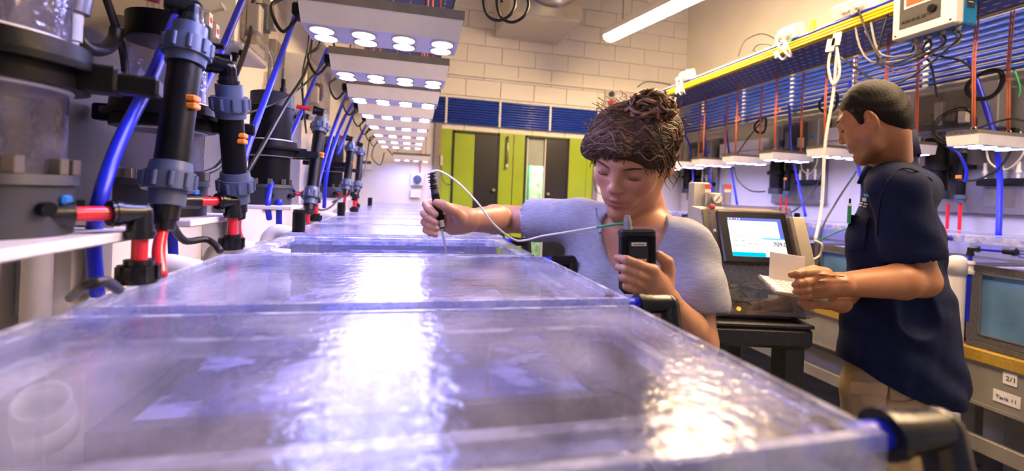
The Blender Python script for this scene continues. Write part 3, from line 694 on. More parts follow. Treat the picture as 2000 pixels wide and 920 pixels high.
# white drain pipe along the left and its risers
t = thing('drain_pipe', 'thick white plastic drain pipe running along the wall behind tanks', 'pipe', (-.40, 0, 1.19))
MB().cyl((-.40,.1,1.185),(-.40,4.7,1.185), .028, None, 20).build('main_run', 'white_pvc', t)
for y in (.80,1.05,1.42,1.80,2.2,2.6): 
    MB().tube(spline([(-.40,y,1.19),(-.395,y,1.225),(-.37,y,1.245),(-.325,y,1.235)], 4), .019, 14).build('riser', 'white_pvc', t)
    MB().cyl((-.40,y-.035,1.185),(-.40,y+.035,1.185), .032, None, 18).build('coupling', 'white_pvc', t)
for k, (x0, w_) in enumerate(((60,26),(98,22))):
    p = at(x0+w_/2, 530, X=-.56); tag(MB().cyl((p.x,p.y,.8),(p.x,p.y,1.30), .018).build('support_post', 'ctrl_face'), ['grey upright post under the nearest shelf, left of two','cream upright post under the nearest shelf, right of two'][k], 'post')
# black stub pipes with caps on lids
for k, (x, y, s) in enumerate(((552,443,1.0),(662,405,1.0),(726,385,1.0))):
    p = [Vector((-.295,1.335,ZL+.001)), Vector((-.295,2.13,ZL+.001)), Vector((-.28,3.5,ZL+.001))][k]
    t = thing('stub_pipe', 'short black capped pipe on a lid of left row, %s from the viewpoint' % ordinal(k), 'pipe', p, 'short black stub pipes on lids')
    MB().cyl(p, p+Vector((0,0,.055)), .017, None, 16).build('pipe', 'black_plastic', t)
    MB().cyl(p+Vector((0,0,.05)), p+Vector((0,0,.062)), .0175, None, 6).build('cap', 'black_fit', t)
p = at(112,760,Z=ZL); 
tag(MB().bb(-.475,-.455,.99,1.05,1.40,1.43,.003).bb(-.465,-.40,1.0,1.03,1.375,1.40,.003).build('solenoid_valve', 'black_plastic'), 'small black valve block hanging between the two nearest mixing tubes', 'valve')
# coloured cables in the left tray
for k in range(9):
    x = -.25+.05*k; mt = ['black_cable','yellow','black_cable','orange_cord','grey_cable','white_cable','black_cable','orange_cord','yellow'][k]
    cable([(x,.4,2.395),(x+.02,1.5,2.40),(x-.02,2.6,2.395),(x+.01,4.5,2.40)], .008, ['leftmost black','leftmost yellow','second black','left orange','grey','white','rightmost black','right orange','rightmost yellow'][k]+' cable lying in the tray above left lamps', mt, 'cables in the left tray')
# coil of black cable hanging by the nearest lamp
cq = at(955,8,Y=1.0)
cable([cq+Vector((.03*math.cos(a)+.004*i, .01*math.sin(2*a), .045*math.sin(a)+.01)) for i, a in [(i, i*math.pi/4) for i in range(20)]], .0035, 'loose black cable coil hanging right of the nearest lamp')
# ------------------------------------------------------------------ right side
XF, XK = 2.55, 3.12
RY = [1.13+.395*k for k in range(-1, 8)]
for k, y in enumerate(RY):
    lab = 'grey tank with blue window and TEMP 2 lettering beside the man' if k == 1 else 'grey tank with blue window in right row, %s from the viewpoint' % ordinal(k)
    tank(XF, XK, y, y+.36, lab, zl=1.275, temp=(k == 1))
b1 = bench(XF-.03, XK+.02, .35, 1.64, 'grey steel bench carrying the right tanks, with paper labels')
bench(XF-.03, XK+.02, 1.70, 4.65, 'grey steel bench under the far tanks of right row')
for s, c, w_, h in (('2/1', at(1973,741,X=XF-.021), .045, .05), ('Tank 11', at(1966,779,X=XF-.021), .088, .05)):
    l = MB().bb(XF-.0225, XF-.0195, c.y-w_/2, c.y+w_/2, c.z-h/2, c.z+h/2).build('label_plate', 'paper', b1)
    text(s, .0215 if len(s) > 4 else .028, (XF-.0231, c.y+w_/2-.008, c.z-.009), (0,-1,0), (0,0,1), 'ink', l)
# lamps
for k, y in enumerate((1.50, 1.89, 2.255, 2.645, 3.035, 3.435, 3.815, 4.2)):
    lab = 'white finned LED lamp over right row, %s' % ('nearest, at the right picture edge' if k == 0 else '%s from the viewpoint' % ordinal(k))
    f = fixture((2.49+LW/2, y, 1.695+.004*k), lab, 'LED lamps over the right tanks', False)
    for sx in (.075, LW-.06):
        p = Vector((2.49+sx, y, 1.765)); eyebolt(f, p)
        MB().tube([p+Vector((0,.004,.02)), p+Vector((.01,.02,.33)), p+Vector((.005,.01,.60))], .0035, 6).tube([p+Vector((0,-.004,.02)), p+Vector((.012,.012,.33)), p+Vector((.007,.0,.60))], .0035, 6).build('hanging_cord', 'orange_cord', f)
    if k in (3, 4): MB().tube([Vector((2.575+.012*math.cos(a), y+.022*math.sin(a), 2.06+.02*math.cos(a)+.0004*a)) for a in [i*.7 for i in range(18)]], .0035, 6).build('cord_knot', 'orange_cord', f)
    MB().tube(spline([(2.83,y,1.75),(2.88,y+.03,1.80),(2.95,y+.08,1.79),(3.05,y+.2,1.72)]), .004, 6).build('power_cord', 'black_cable', f)
    if k in (0, 2): MB().bb(2.80, 2.84, y-.02, y+.02, 1.765, 1.80, .005).build('plug', 'black_plastic', f)
tr = tray(2.36, 2.80, .3, 4.45, 2.38, 'blue perforated cable tray with yellow rails above the right row', True)
t = thing('tray_conduit', 'pale round conduit lying along the outer edge of right tray', 'conduit', (2.37, 1, 2.45))
MB().cyl((2.388,.4,2.45),(2.388,4.4,2.45), .018, None, 12).build('conduit', 'white_plastic', t)
for y in (1.9, 2.7, 3.4, 4.0): MB().cyl((2.388,y,2.45),(2.388,y+.05,2.45), .020, None, 12).build('conduit_clip', 'steel', t)
for k in range(3): cable([(2.351,.4,2.388+.017*k),(2.350,1.8,2.389+.017*k),(2.351,3.0,2.387+.017*k),(2.350,4.4,2.388+.017*k)], .0085, ['lower','middle','upper'][k]+' yellow cable on the outer edge of right tray', 'yellow', 'yellow cables on the right tray')
cable([(2.352,.4,2.440),(2.350,1.5,2.445),(2.352,2.6,2.440),(2.352,4.4,2.442)], .007, 'blue cable winding along the conduit of right tray', 'blue_hose')
for k, (y, n) in enumerate(((3.45,2),(2.36,2),(1.95,3),(4.25,2))):
    lab = 'white double power outlet on the tray conduit, %s' % ['farther from the man','above and left of the man','right of the yellow clip, longest','at the far end behind the bun'][k]
    t = thing('power_outlet', lab, 'outlet', (2.37, y, 2.46), 'power outlets on the right tray'); w_ = .07*n
    MB().box((2.385,y,2.505), (.075,w_,.085), Matrix.Rotation(-.35,3,'Y'), .008).build('housing', 'white_plastic', t)
    for i in range(n):
        yy = y-w_/2+.035+.07*i
        MB().box((2.353,yy,2.53), (.012,.028,.03), Matrix.Rotation(-.35,3,'Y'), .003).build('switch', 'ctrl_face', t)
        if i < 2: MB().steps((2.335,yy,2.485), (-1,0,-.5), [(0,.03,.019,.022),(.03,.045,.018,.012)], 12).build('plug', 'white_plastic', t)
    if k != 2:
        for i in range(2):
            yy = y-.03+.06*i
            MB().tube(spline([(2.30,yy,2.465),(2.285,yy-.03,2.41),(2.30,yy-.05-.03*i,2.34),(2.33,yy-.02,2.33),(2.345,yy+.05,2.40)]), .006, 7).build('plug_cord', 'white_cable', t)
        MB().box((2.285,y-.055,2.40), (.003,.04,.05), Matrix.Rotation(.4,3,'X')).box((2.285,y+.01,2.36), (.003,.036,.045), Matrix.Rotation(-.3,3,'X')).build('paper_tag', 'paper', t)
    if k == 1: MB().box((2.283,y-.085,2.42), (.003,.035,.035), Matrix.Rotation(.7,3,'X')).build('green_tag', 'green_cable', t); MB().box((2.281,y-.07,2.435), (.003,.025,.025), Matrix.Rotation(.5,3,'X')).build('red_tag', 'ink_red', t)
tag(MB().bb(2.345, 2.375, 2.17, 2.20, 2.44, 2.52, .004).build('junction_clip', 'yellow'), 'yellow box clipped on the tray beside the power outlets', 'clip')
# white mains cables dropping past the man's face
cable([at(1635,95,X=2.32),at(1628,180,X=2.32),at(1612,280,X=2.30),at(1605,400,X=2.28),at(1592,470,X=2.2)], .008, 'long white cable dropping in front of the man from tray', 'white_cable')
cable([at(1625,90,X=2.31),at(1618,130,X=2.31),at(1628,165,X=2.31),at(1640,140,X=2.31),at(1634,92,X=2.31)], .007, 'white cable loop hanging under the yellow clip', 'white_cable')
for k, (x, y) in enumerate(((1622,88),(1634,76))):
    p = at(x,y,X=2.30); tag(MB().box(p, (.003,.05,.07), Matrix.Rotation(.15,3,'X')).build('paper_tag', 'paper'), ['lower white paper tag hanging on white cables left of the controller','upper white paper tag hanging on white cables left of the controller'][k], 'tag')
# controller box
CX, cy0, cy1, cz0, cz1 = 2.30, 1.425, 1.685, 2.215, 2.56
t = thing('controller', 'white and blue controller with orange screen at the top right', 'controller', (CX, 1.55, cz0))
MB().bb(CX+.05, CX+.14, cy0+.004, cy1-.004, cz0+.004, cz1, .006).build('housing', 'ctrl_blue', t)
fc = MB().bb(CX, CX+.05, cy0, cy1, cz0, cz1, .006).build('face', 'ctrl_face', t)
MB().bb(CX-.003, CX+.002, cy0+.055, cy1-.035, cz0+.045, cz1-.04).build('front_panel', 'ctrl_dark', fc)
MB().bb(CX-.005, CX-.002, cy0+.075, cy1-.055, cz0+.135, cz1-.06).build('screen_frame', 'ctrl_face', fc)
MB().bb(CX-.007, CX-.004, cy0+.085, cy1-.065, cz0+.145, cz1-.07).build('screen', 'screen_orange', fc)
for i in range(5): MB().bb(CX-.006, CX-.002, cy1-.06-.022*i, cy1-.046-.022*i, cz0+.068, cz0+.082, .001).build('button', 'monitor_black', fc)
MB().cyl((CX-.002,cy0+.085,cz0+.095),(CX-.014,cy0+.085,cz0+.095), .017).build('dial', 'black_plastic', fc)
for y in (cy0+.018, cy1-.018): MB().cyl((CX-.002,y,cz0+.018),(CX+.001,y,cz0+.018), .005).build('screw', 'ink', fc)
MB().bb(CX+.07, CX+.115, cy0+.001, cy0+.006, cz0+.08, cz0+.20).build('rating_plate', 'ink', t)
for i in range(7): MB().bb(CX+.078, CX+.105-.004*(i%3), cy0-.0005, cy0+.002, cz0+.10+.011*i, cz0+.103+.011*i).build('print_line', 'ctrl_face', t)
for i in range(8): MB().steps((CX+.07+.03*(i%2),cy0+.03+.028*i,cz0+.004), (0,0,-1), [(0,.010,.012,.012),(.010,.022,.010,.008)], 10).build('cable_gland', 'panel_steel', t)
MB().bb(CX+.06, CX+.10, cy0+.05, cy1-.05, cz0+.16, cz0+.20).bb(CX+.1, CX+.16, cy0+.08, cy1-.08, 2.38, 2.40).build('mount', 'panel_steel', t)
gl = [Vector((CX+.07+.03*(i%2), cy0+.03+.028*i, cz0-.018)) for i in range(8)]
ends = [at(1640,110,X=2.36),at(1665,20,X=2.36),at(1672,8,X=2.34),at(1690,60,X=2.36),at(1740,10,X=2.36),at(1905,150,X=2.7),at(1700,40,X=2.36),at(1830,190,X=2.7)]
mids = [at(1740,165,X=2.36),at(1700,120,X=2.36),at(1730,125,X=2.34),at(1745,140,X=2.36),at(1715,125,X=2.36),at(1880,120,X=2.5),at(1720,105,X=2.36),at(1815,120,X=2.5)]
for i in range(8):
    cable([gl[i], gl[i]+Vector((0,.01,-.05)), mids[i], ends[i]], .005, ['black','grey','black','purple','black','black','grey','black'][i]+' cable looping from the %s gland of the controller' % ordinal(i),
          {'b':'black_cable','g':'grey_cable','p':'purple_cable'}[['black','grey','black','purple','black','black','grey','black'][i][0]], 'cables below the controller')
def coil(c, r, n, label, ax=(1,0,0), th=.0045):
    c = Vector(c); ax = Vector(ax).normalized(); u, w_ = frame(ax); pts = []
    rr = random.Random(int(c.y*1000))
    for i in range(n*14):
        a = 2*math.pi*i/14; q = r*(.90+.10*math.sin(i*.31)); pts.append(c+u*(q*math.cos(a))+w_*(q*1.1*math.sin(a))+ax*(.012*math.sin(i*.9)))
    return tag(MB().tube(spline(pts,2), th, 6).build('cable_coil', 'black_cable'), label, 'cable coil', 'coiled cables on the right wall')
coil(at(1925,165,X=2.85), .075, 5, 'coil of black cable hanging at the far right below pipes')
coil(at(1865,245,X=3.0), .10, 3, 'wide coil of black cable before the near clear-covered box')
coil(at(1487,245,X=2.85), .065, 5, 'coil of black cable hanging between right lamps left of the man')
coil(at(1620,200,X=3.0), .075, 3, 'coil of black cable just left of the man\'s forehead')
cable([at(1442,110,X=2.4),at(1455,80,X=2.45),at(1490,66,X=2.5),at(1530,86,X=2.4)], .004, 'thin black cable arched above the right tray', 'black_cable')
cable([at(1470,100,X=2.5),at(1480,88,X=2.5),at(1505,88,X=2.5),at(1508,98,X=2.5),at(1480,102,X=2.5),at(1472,97,X=2.5)], .003, 'thin black wire ring lying on right tray')
cable([at(1245,170,X=2.4),at(1262,160,X=2.4),at(1290,162,X=2.4),at(1310,166,X=2.4)], .005, 'thin black cable curled at the far end of right tray')
# mounting panels with equipment on the right wall
def rpanel(y0, y1, z0, z1, label, near=False):
    x = XR-.06; t = thing('mounting_panel', label, 'panel', (x, (y0+y1)/2, z0), 'steel mounting panels on right wall')
    MB().bb(x, XR-.001, y0, y1, z0, z1, .003).build('plate', 'panel_steel', t)
    for yy in (y0+.03, y1-.03):
        for zz in (z0+.03, z1-.03): MB().cyl((x,yy,zz),(x-.004,yy,zz), .006, None, 8).build('screw', 'steel', t)
    ym = y0+(y1-y0)*.72
    r = thing('reactor_column', 'black reactor column on ' + label, 'filter', (x-.09, ym, z0+.08), 'reactor columns on right wall')
    for nm, q, rr in (('base',(0,.05),.062),('lower_body',(.05,.17),.055),('clamp_flange',(.17,.20),.075),('upper_body',(.20,.34),.055),('cap',(.34,.37),.06)):
        MB().cyl((x-.09,ym,z0+.08+q[0]),(x-.09,ym,z0+.08+q[1]), rr, None, 20).build(nm, 'grey_base' if nm == 'base' else 'black_plastic', r)
    MB().bb(x-.04, x, ym-.02, ym+.02, z0+.2, z0+.24).build('wall_bracket', 'black_plastic', r)
    yq = y0+(y1-y0)*.48; mq = thing('mixing_tube', 'black mixing tube on ' + label, 'pipe', (x-.10, yq, z0), 'mixing tubes on right wall')
    MB().cyl((x-.10,yq,z0+.06),(x-.10,yq,z0+.38), .02, None, 16).build('tube', 'black_plastic', mq)
    for zz in (z0+.06, z0+.35): MB().steps((x-.10,yq,zz), (0,0,1), [(0,.02,.024,.024),(.02,.045,.03,.03)], 16).build('union_nut', 'grey_pvc', mq)
    MB().bb(x-.128, x-.118, yq-.012, yq+.012, z0+.20, z0+.22).build('orange_clip', 'orange_clip', mq)
    MB().cyl((x-.10,yq,z0+.06),(x-.10,yq,z0-.10), .0085, None, 10).build('drain_tube', 'red_tube', mq); MB().cyl((x-.10,yq+.06,z0+.05),(x-.10,yq+.06,z0-.10), .0085, None, 10).build('side_tube', 'red_tube', mq)
    MB().bb(x-.09, x, yq-.012, yq+.012, z0+.26, z0+.285).build('wall_bracket', 'black_plastic', mq)
    vb = thing('valve_group', 'white and black valves on ' + label, 'valve', (x-.03, y0+.12, z0+.15), 'valve groups on right wall')
    yv = y0+(y1-y0)*.22
    MB().bb(x-.06, x, yv-.10, yv+.10, z0+.16, z0+.20, .004).build('manifold', 'black_plastic', vb)
    MB().bb(x-.09, x-.01, yv-.05, yv+.05, z0+.04, z0+.14, .005).build('clear_cup', 'clear_cover', vb)
    for i in range(3):
        yy = yv-.07+.07*i; MB().steps((x-.04,yy,z0+.20), (0,0,1), [(0,.03,.008,.008),(.03,.045,.013,.013),(.045,.09,.009,.009)], 10).build('white_fitting', 'white_plastic', vb)
        MB().steps((x-.04,yy+.02,z0+.40+.02*i), (-1,0,0), [(-.03,.02,.012,.012),(.02,.035,.016,.016)], 10).build('gauge', 'white_plastic' if i else 'black_fit', vb)
    MB().bb(x-.07, x-.01, yv-.03, yv+.03, z0+.42, z0+.46, .004).build('valve_block', 'blue_valve', vb)
    MB().tube(spline([(x-.04,yv-.07,z0+.45),(x-.06,yv-.10,z0+.34),(x-.05,yv-.03,z0+.25),(x-.05,yv+.05,z0+.30),(x-.04,yv+.07,z0+.45)]), .005, 7).build('clear_hose', 'white_cable', vb)
    return t
rpanel(1.62, 2.17, 1.38, 2.09, 'steel panel on right wall nearest the man\'s back')
rpanel(2.84, 3.36, 1.40, 2.10, 'steel panel on right wall between the lamps and the man')
rpanel(4.10, 4.62, 1.40, 2.08, 'far steel panel on right wall behind the woman\'s head')
def rbox(y0, y1, z0, z1, label):
    x = XR-.08; t = thing('electric_box', label, 'electric box', (x, (y0+y1)/2, z0), 'clear covered electric boxes on right wall')
    MB().bb(x-.10, x, y0, y1, z0, z1, .005).build('box_body', 'panel_steel', t)
    MB().bb(x-.15, x-.10, y0+.09, y1-.01, z0+.005, z1-.005, .006).build('clear_cover', 'clear_cover', t)
    MB().bb(x-.104, x-.10, y0+.10, y1-.02, z0+.02, z1-.02).build('module_plate', 'dark_inside', t)
    for i in range(4): MB().bb(x-.135, x-.104, y0+.12+.06*i, y0+.16+.06*i, z0+.04+.02*(i%2), z0+.12+.03*(i%3), .003).build('module', ['ctrl_face','monitor_black','panel_steel','monitor_black'][i], t)
    MB().cyl((x-.10,y0+.045,z0+.12),(x-.115,y0+.045,z0+.12), .011).build('blue_button', 'blue_valve', t)
rbox(1.72, 2.14, 1.86, 2.12, 'clear covered electric box on the wall beside the man\'s shoulder')
rbox(2.80, 3.15, 1.82, 2.08, 'clear covered electric box on the wall left of the man\'s face')
rbox(4.05, 4.42, 1.80, 2.05, 'far clear covered electric box behind the woman\'s bun')
for k, (y0, y1) in enumerate(((2.30,2.78),(3.42,4.0),(1.05,1.55))):
    t = thing('wall_duct', 'white square trunking on the right wall, %s' % ['between the two near panels','left of the lamps\' cords','at the right picture edge'][k], 'trunking', (XR-.08, y0, 1.80), 'white trunking on right wall')
    MB().bb(XR-.12, XR-.001, y0, y1, 1.80, 2.00, .006).build('trunk', 'fixture_white', t)
    MB().bb(XR-.124, XR-.12, y0, y1, 1.895, 1.90).build('lid_seam', 'board_grey', t)
# lower white wall cladding behind the tanks
struct('wall_cladding', MB().bb(XR-.02, XR+.001, .2, YB-.02, .9, 1.82), 'white_wall')
# blue and black hoses on the right side
GR = 'blue hoses down the right wall'
hose([at(1893,115,X=2.95),at(1930,225,X=2.95),at(1947,290,X=2.95),at(1953,360,X=2.97),at(1950,465,X=2.9)], .012, 'thick blue hose hanging at the far right past the nearest lamp', grp=GR)
hose([at(1541,205,X=3.185),at(1543,232,X=3.05),at(1545,290,X=3.02),at(1560,360,X=3.0),at(1573,422,X=2.95)], .010, 'blue hose falling behind lamps left of the man', grp=GR)
hose([at(1415,225,X=3.185),at(1418,250,X=3.05),at(1424,300,X=3.02),at(1428,330,X=3.01),at(1440,400,X=3.0)], .010, 'blue hose between the third and fourth far lamps', grp=GR)
hose([at(1332,235,X=3.185),at(1338,262,X=3.05),at(1350,300,X=3.02),at(1357,410,X=3.0)], .010, 'blue hose behind the far lamps near the woman\'s hair', grp=GR)
hose([at(1372,225,X=3.185),at(1375,256,X=3.05),at(1382,320,X=3.02),at(1392,374,X=3.0)], .010, 'blue hose ending above the pressure gauge', grp=GR)
hose([at(1660,160,X=3.195),at(1676,320,X=3.0),at(1684,360,X=2.98),at(1680,425,X=2.95)], .010, 'blue hose just under the man\'s chin', grp=GR)
hose([at(1848,285,X=2.95),at(1872,300,X=2.95),at(1887,330,X=2.97),at(1885,355,X=3.0)], .007, 'thin blue hose bending beside the man\'s shoulder', grp=GR)
GK = 'black cables on the right side'
cable([at(1672,335,X=2.7),at(1630,400,X=2.6),at(1605,450,X=2.5),at(1600,520,X=2.45)], .006, 'black cable sloping from the man\'s chin to the tanks', grp=GK)
cable([at(1432,320,X=2.9),at(1440,350,X=2.9),at(1465,372,X=2.9),at(1495,374,X=2.95)], .006, 'black cable sagging right of the pressure gauge', grp=GK)
cable([at(1612,330,X=3.0),at(1590,370,X=3.0),at(1560,405,X=2.9),at(1545,415,X=2.8)], .006, 'black cable slanting down left of the long white cable', grp=GK)
cable([at(1975,293,X=2.9),at(1950,330,X=2.95),at(1905,352,X=3.0),at(1870,350,X=3.05)], .006, 'black cable drooping under the nearest right lamp', grp=GK)
cable([at(1905,253,X=2.8),at(1940,240,X=2.8),at(1975,232,X=2.75),at(2005,238,X=2.7)], .005, 'black cable arching over the nearest right lamp', grp=GK)
cable([at(1440,300,X=2.9),at(1465,265,X=2.9),at(1490,235,X=2.9)], .005, 'black cable leaning left of the hanging coil', grp=GK)
cable([at(1688,320,X=2.85),at(1686,370,X=2.8),at(1672,420,X=2.6)], .004, 'thin dark cable beside the man\'s collar', grp=GK)
cable([at(1976,125,X=3.2),at(1992,170,X=3.2),at(1988,190,X=3.2)], .005, 'green cable curving at the far right edge', 'green_cable')
cable([at(1590,475,X=2.45),at(1620,460,X=2.45),at(1655,445,X=2.45)], .004, 'thin green cable behind the man\'s pocket', 'green_cable')
# valve with blue tap on the near right tank, white bottle behind the man
p = at(1894,522,X=XF-.04); t = thing('tank_valve', 'white valve with blue tap and black elbows on the TEMP 2 tank', 'valve', p)
MB().steps(p-Vector((0,0,.03)), (0,0,1), [(0,.015,.016,.018),(.015,.045,.013,.013),(.045,.06,.018,.016)], 14).build('body', 'white_plastic', t)
MB().box(p+Vector((-.012,.035,-.0)), (.02,.06,.016), None, .005).build('tap_handle', 'blue_valve', t)
MB().cyl(p+Vector((0,0,.03)), p+Vector((0,0,.06)), .008).cyl(p+Vector((0,-.04,.088)), p+Vector((0,-.13,.09)), .008).cyl(p+Vector((0,0,-.03)), p+Vector((.0,.005,-.25)), .009).build('blue_tube', 'blue_hose', t)
elbow_fit(MB(), p+Vector((0,0,.085)), Vector((0,0,-1)), Vector((0,-1,.05)), .011).build('elbow', 'black_fit', t)
MB().steps(p+Vector((0,-.115,.09)), (0,-1,0), [(0,.03,.014,.014),(.03,.04,.017,.017)], 14).build('tank_socket', 'black_fit', t)
p = at(1868,560,X=2.44); t = thing('white_standpipe', 'white capped standpipe rising from the floor behind the man\'s back', 'pipe', (p.x,p.y,0))
MB().cyl((p.x,p.y,.0),(p.x,p.y,1.10), .030, None, 20).build('pipe', 'white_pvc', t)
MB().lathe((p.x,p.y,1.10), (0,0,1), [(0,.034),(.05,.034),(.075,.030),(.085,.018),(.088,.0)], 20).build('cap', 'white_pvc', t)
for k, y in enumerate((2.0, 2.45, 2.95)):
    p = Vector((XF+.03, y, 1.277)); tag(MB().cyl(p, p+Vector((0,0,.05)), .018, None, 14).cyl(p+Vector((0,0,.05)), p+Vector((0,0,.058)), .0185, None, 6).build('stub_pipe', 'black_plastic'), 'short black capped pipe on a right tank, %s from the viewpoint' % ordinal(k), 'pipe', 'short black stub pipes on right tanks')
# ------------------------------------------------------------------ cart, console, gauge post
def prism_face(o, u, v, n, rect, d0, d1, b=0.0):
    """box on the console's sloping face: rect in face units, d along the outward normal"""
    u0, u1, v0, v1 = rect; c = o+u*((u0+u1)/2)+v*((v0+v1)/2)+n*((d0+d1)/2)
    return MB().box(c, (abs(u1-u0), abs(v1-v0), abs(d1-d0)), Matrix((u,v,n)).transposed(), b)
BL, BR, TL = at(1403,612,d=1.40), at(1582,626,d=1.40), at(1380,404,d=1.545)
BL.z = BR.z = (BL.z+BR.z)/2
U = (BR-BL); CW = U.length; U.normalize(); Vv = TL-BL; Vv = (Vv-U*Vv.dot(U)); CH = Vv.length; Vv.normalize(); Nn = U.cross(Vv)
t = thing('monitor_console', 'clear fronted control console with touch screen on the black cart', 'console', BL+U*CW/2)
bk = -Nn; hb = Vector((bk.x,bk.y,0)).normalized()
q0, q1, q2, q3 = BL, BR, BR+Vv*CH, BL+Vv*CH; dp = .17
back = [BL+hb*.20, BR+hb*.20, q2+hb*.10, q3+hb*.10]
MB().add([q-Nn*.02 for q in (q0,q1,q2,q3)]+back, [(0,1,2,3),(5,4,7,6),(4,0,3,7),(1,5,6,2),(3,2,6,7),(4,5,1,0)]).build('case', 'cabinet_cream', t)
prism_face(BL, U, Vv, Nn, (.004,CW-.004,.004,CH-.004), -.02, -.014).build('inner_plate', 'mesh_plate', t)
cv = prism_face(BL, U, Vv, Nn, (0,CW,0,CH), .022, .028, .002).build('clear_front', 'clear_cover', t)
e = .010; rim = MB()
for r in ((0,CW,0,e),(0,CW,CH-e,CH),(0,e,e,CH-e),(CW-e,CW,e,CH-e)):
    u0, u1, v0, v1 = r; rim.box(BL+U*((u0+u1)/2)+Vv*((v0+v1)/2)+Nn*.004, (u1-u0, v1-v0, .05), Matrix((U,Vv,Nn)).transposed(), .002)
rim.build('front_rim', 'clear_cover', t)
def F(u0, u1, v0, v1): return (u0*CW, u1*CW, (1-v1)*CH, (1-v0)*CH)
mo = prism_face(BL, U, Vv, Nn, F(.085,.885,.075,.565), .026, .046, .006).build('monitor', 'monitor_black', t)
prism_face(BL, U, Vv, Nn, F(.185,.80,.145,.505), .0462, .0468).build('screen', 'screen_white', mo)
for nm, r, mt in (('title_bar',(.185,.80,.145,.172),'screen_blue'),('side_strip',(.755,.80,.172,.335),'screen_blue'),('task_bar',(.185,.555,.468,.505),'screen_cyan'),('popup_window',(.555,.80,.335,.505),'screen_pale'),
                  ('popup_title',(.555,.80,.332,.343),'screen_cyan'),('plot_frame',(.20,.745,.315,.318),'screen_grey'),('plot_axis',(.205,.208,.19,.318),'screen_grey')):
    prism_face(BL, U, Vv, Nn, F(*r), .0468, .0472).build(nm, mt, mo)
for i in range(5): prism_face(BL, U, Vv, Nn, F(.195+.03*i,.21+.03*i,.150,.166), .0472, .0476).build('icon', ['screen_pale','screen_pale','screen_orange','screen_pale','screen_pale'][i], mo)
for i in range(6): prism_face(BL, U, Vv, Nn, F(.23+.075*(i%4),.27+.075*(i%4),.36+.03*(i//2)*.8,.366+.03*(i//2)*.8), .0472, .0476).build('text_line', 'screen_grey', mo)
for i in range(3): prism_face(BL, U, Vv, Nn, F(.20,.745,.21+.03*i,.2112+.03*i), .0470, .0473).build('grid_line', 'screen_grey', mo)
text('709.0', .020, BL+U*(.66*CW)+Vv*((1-.405)*CH)+Nn*.0474, U, Vv, 'ink', mo, 'reading')
prism_face(BL, U, Vv, Nn, F(.48,.82,.78,.95), -.012, .012, .004).build('recorder', 'dark_inside', t)
prism_face(BL, U, Vv, Nn, F(.56,.67,.815,.845), .0122, .013).build('recorder_print', 'ctrl_face', t)
prism_face(BL, U, Vv, Nn, F(.84,.97,.70,.96), -.012, -.006).build('side_plate', 'panel_steel', t)
rr = random.Random(3)
for i in range(7):
    pts = []; a, b = rr.uniform(.1,.5), rr.uniform(.60,.85)
    for j in range(5): pts.append(BL+U*((a+rr.uniform(-.08,.10)*j)*CW)+Vv*((1-b-rr.uniform(-.05,.08)*(j-2)*.6)*CH)+Nn*(.0+.012*rr.random()))
    MB().tube(spline(pts,5), .0032, 6).build('inner_wire', ['black_cable','grey_cable','black_cable'][i%3], t)
for i in range(3):
    c = BL+U*((.16+.07*i)*CW)+Vv*((.17+.05*i)*CH)+Nn*.002; MB().lathe(c, Nn, [(0,.018),(.010,.017),(.016,.008)], 12).build('inner_fitting', 'clear_cover' if i else 'black_fit', t)
MB().sph(BL+U*(.215*CW)+Vv*(.055*CH)+Nn*.012, .007, 10, 6).build('orange_lamp', 'indicator', t)
MB().sph(BL+U*(.055*CW)+Vv*(.965*CH)+Nn*.034, .010, 12, 6).build('red_button', 'ink_red', t)
prism_face(BL, U, Vv, Nn, F(.10,.20,.026,.044), .0285, .029).build('name_strip', 'paper', t)
for v in (.25,.55): prism_face(BL, U, Vv, Nn, F(.03,.06,v,v+.03), .026, .036, .002).build('latch', 'ctrl_face', t)
# side box of the console with red and yellow switches
sb = MB().box(BR+Vv*(CH*.62)+U*.035+hb*.06, (.06, CH*.52, .10), Matrix((U,Vv,Nn)).transposed(), .004).build('side_box', 'cabinet_cream', t)
MB().box(BR+Vv*(CH*.30)+U*.020+Nn*.03, (.016,.045,.02), Matrix((U,Vv,Nn)).transposed(), .004).build('red_switch', 'ink_red', t)
MB().sph(BR+Vv*(CH*.29)+U*.045+Nn*.02, .014, 12, 8).build('yellow_knob', 'yellow', t)
# cart
c0, c1 = at(1375,648,d=1.33), at(1592,664,d=1.33); zt = BL.z-.004
cu = (c1-c0); cu.z = 0; cwid = cu.length; cu.normalize(); cf = Vector((-cu.y,cu.x,0)); base = Vector((c0.x,c0.y,0))
t = thing('utility_cart', 'black plastic utility cart under the control console', 'cart', base+cu*cwid/2+cf*.16)
Rm = Matrix((cu,cf,Vector((0,0,1)))).transposed(); cdp = .46
def cb(u0,u1,w0,w1,z0,z1,b=0.0): return (base+cu*((u0+u1)/2)+cf*((w0+w1)/2)+Vector((0,0,(z0+z1)/2)), (u1-u0,w1-w0,z1-z0), Rm, b)
sh = MB().box(*cb(0,cwid,0,cdp,zt-.075,zt-.010,.012)); sh.build('top_shelf', 'cart', t)
lip = MB()
for r in ((0,cwid,0,.02),(0,cwid,cdp-.02,cdp),(0,.02,.02,cdp-.02),(cwid-.02,cwid,.02,cdp-.02)): lip.box(*cb(*r,zt-.012,zt,.003))
lip.build('shelf_lip', 'cart', t)
for u in (.015, cwid-.085):
    for w_ in (.015, cdp-.085): MB().box(*cb(u,u+.07,w_,w_+.07,.18,zt-.07,.008)).build('leg', 'cart', t)
MB().box(*cb(0,cwid,0,cdp,.14,.20,.012)).build('lower_shelf', 'cart', t)
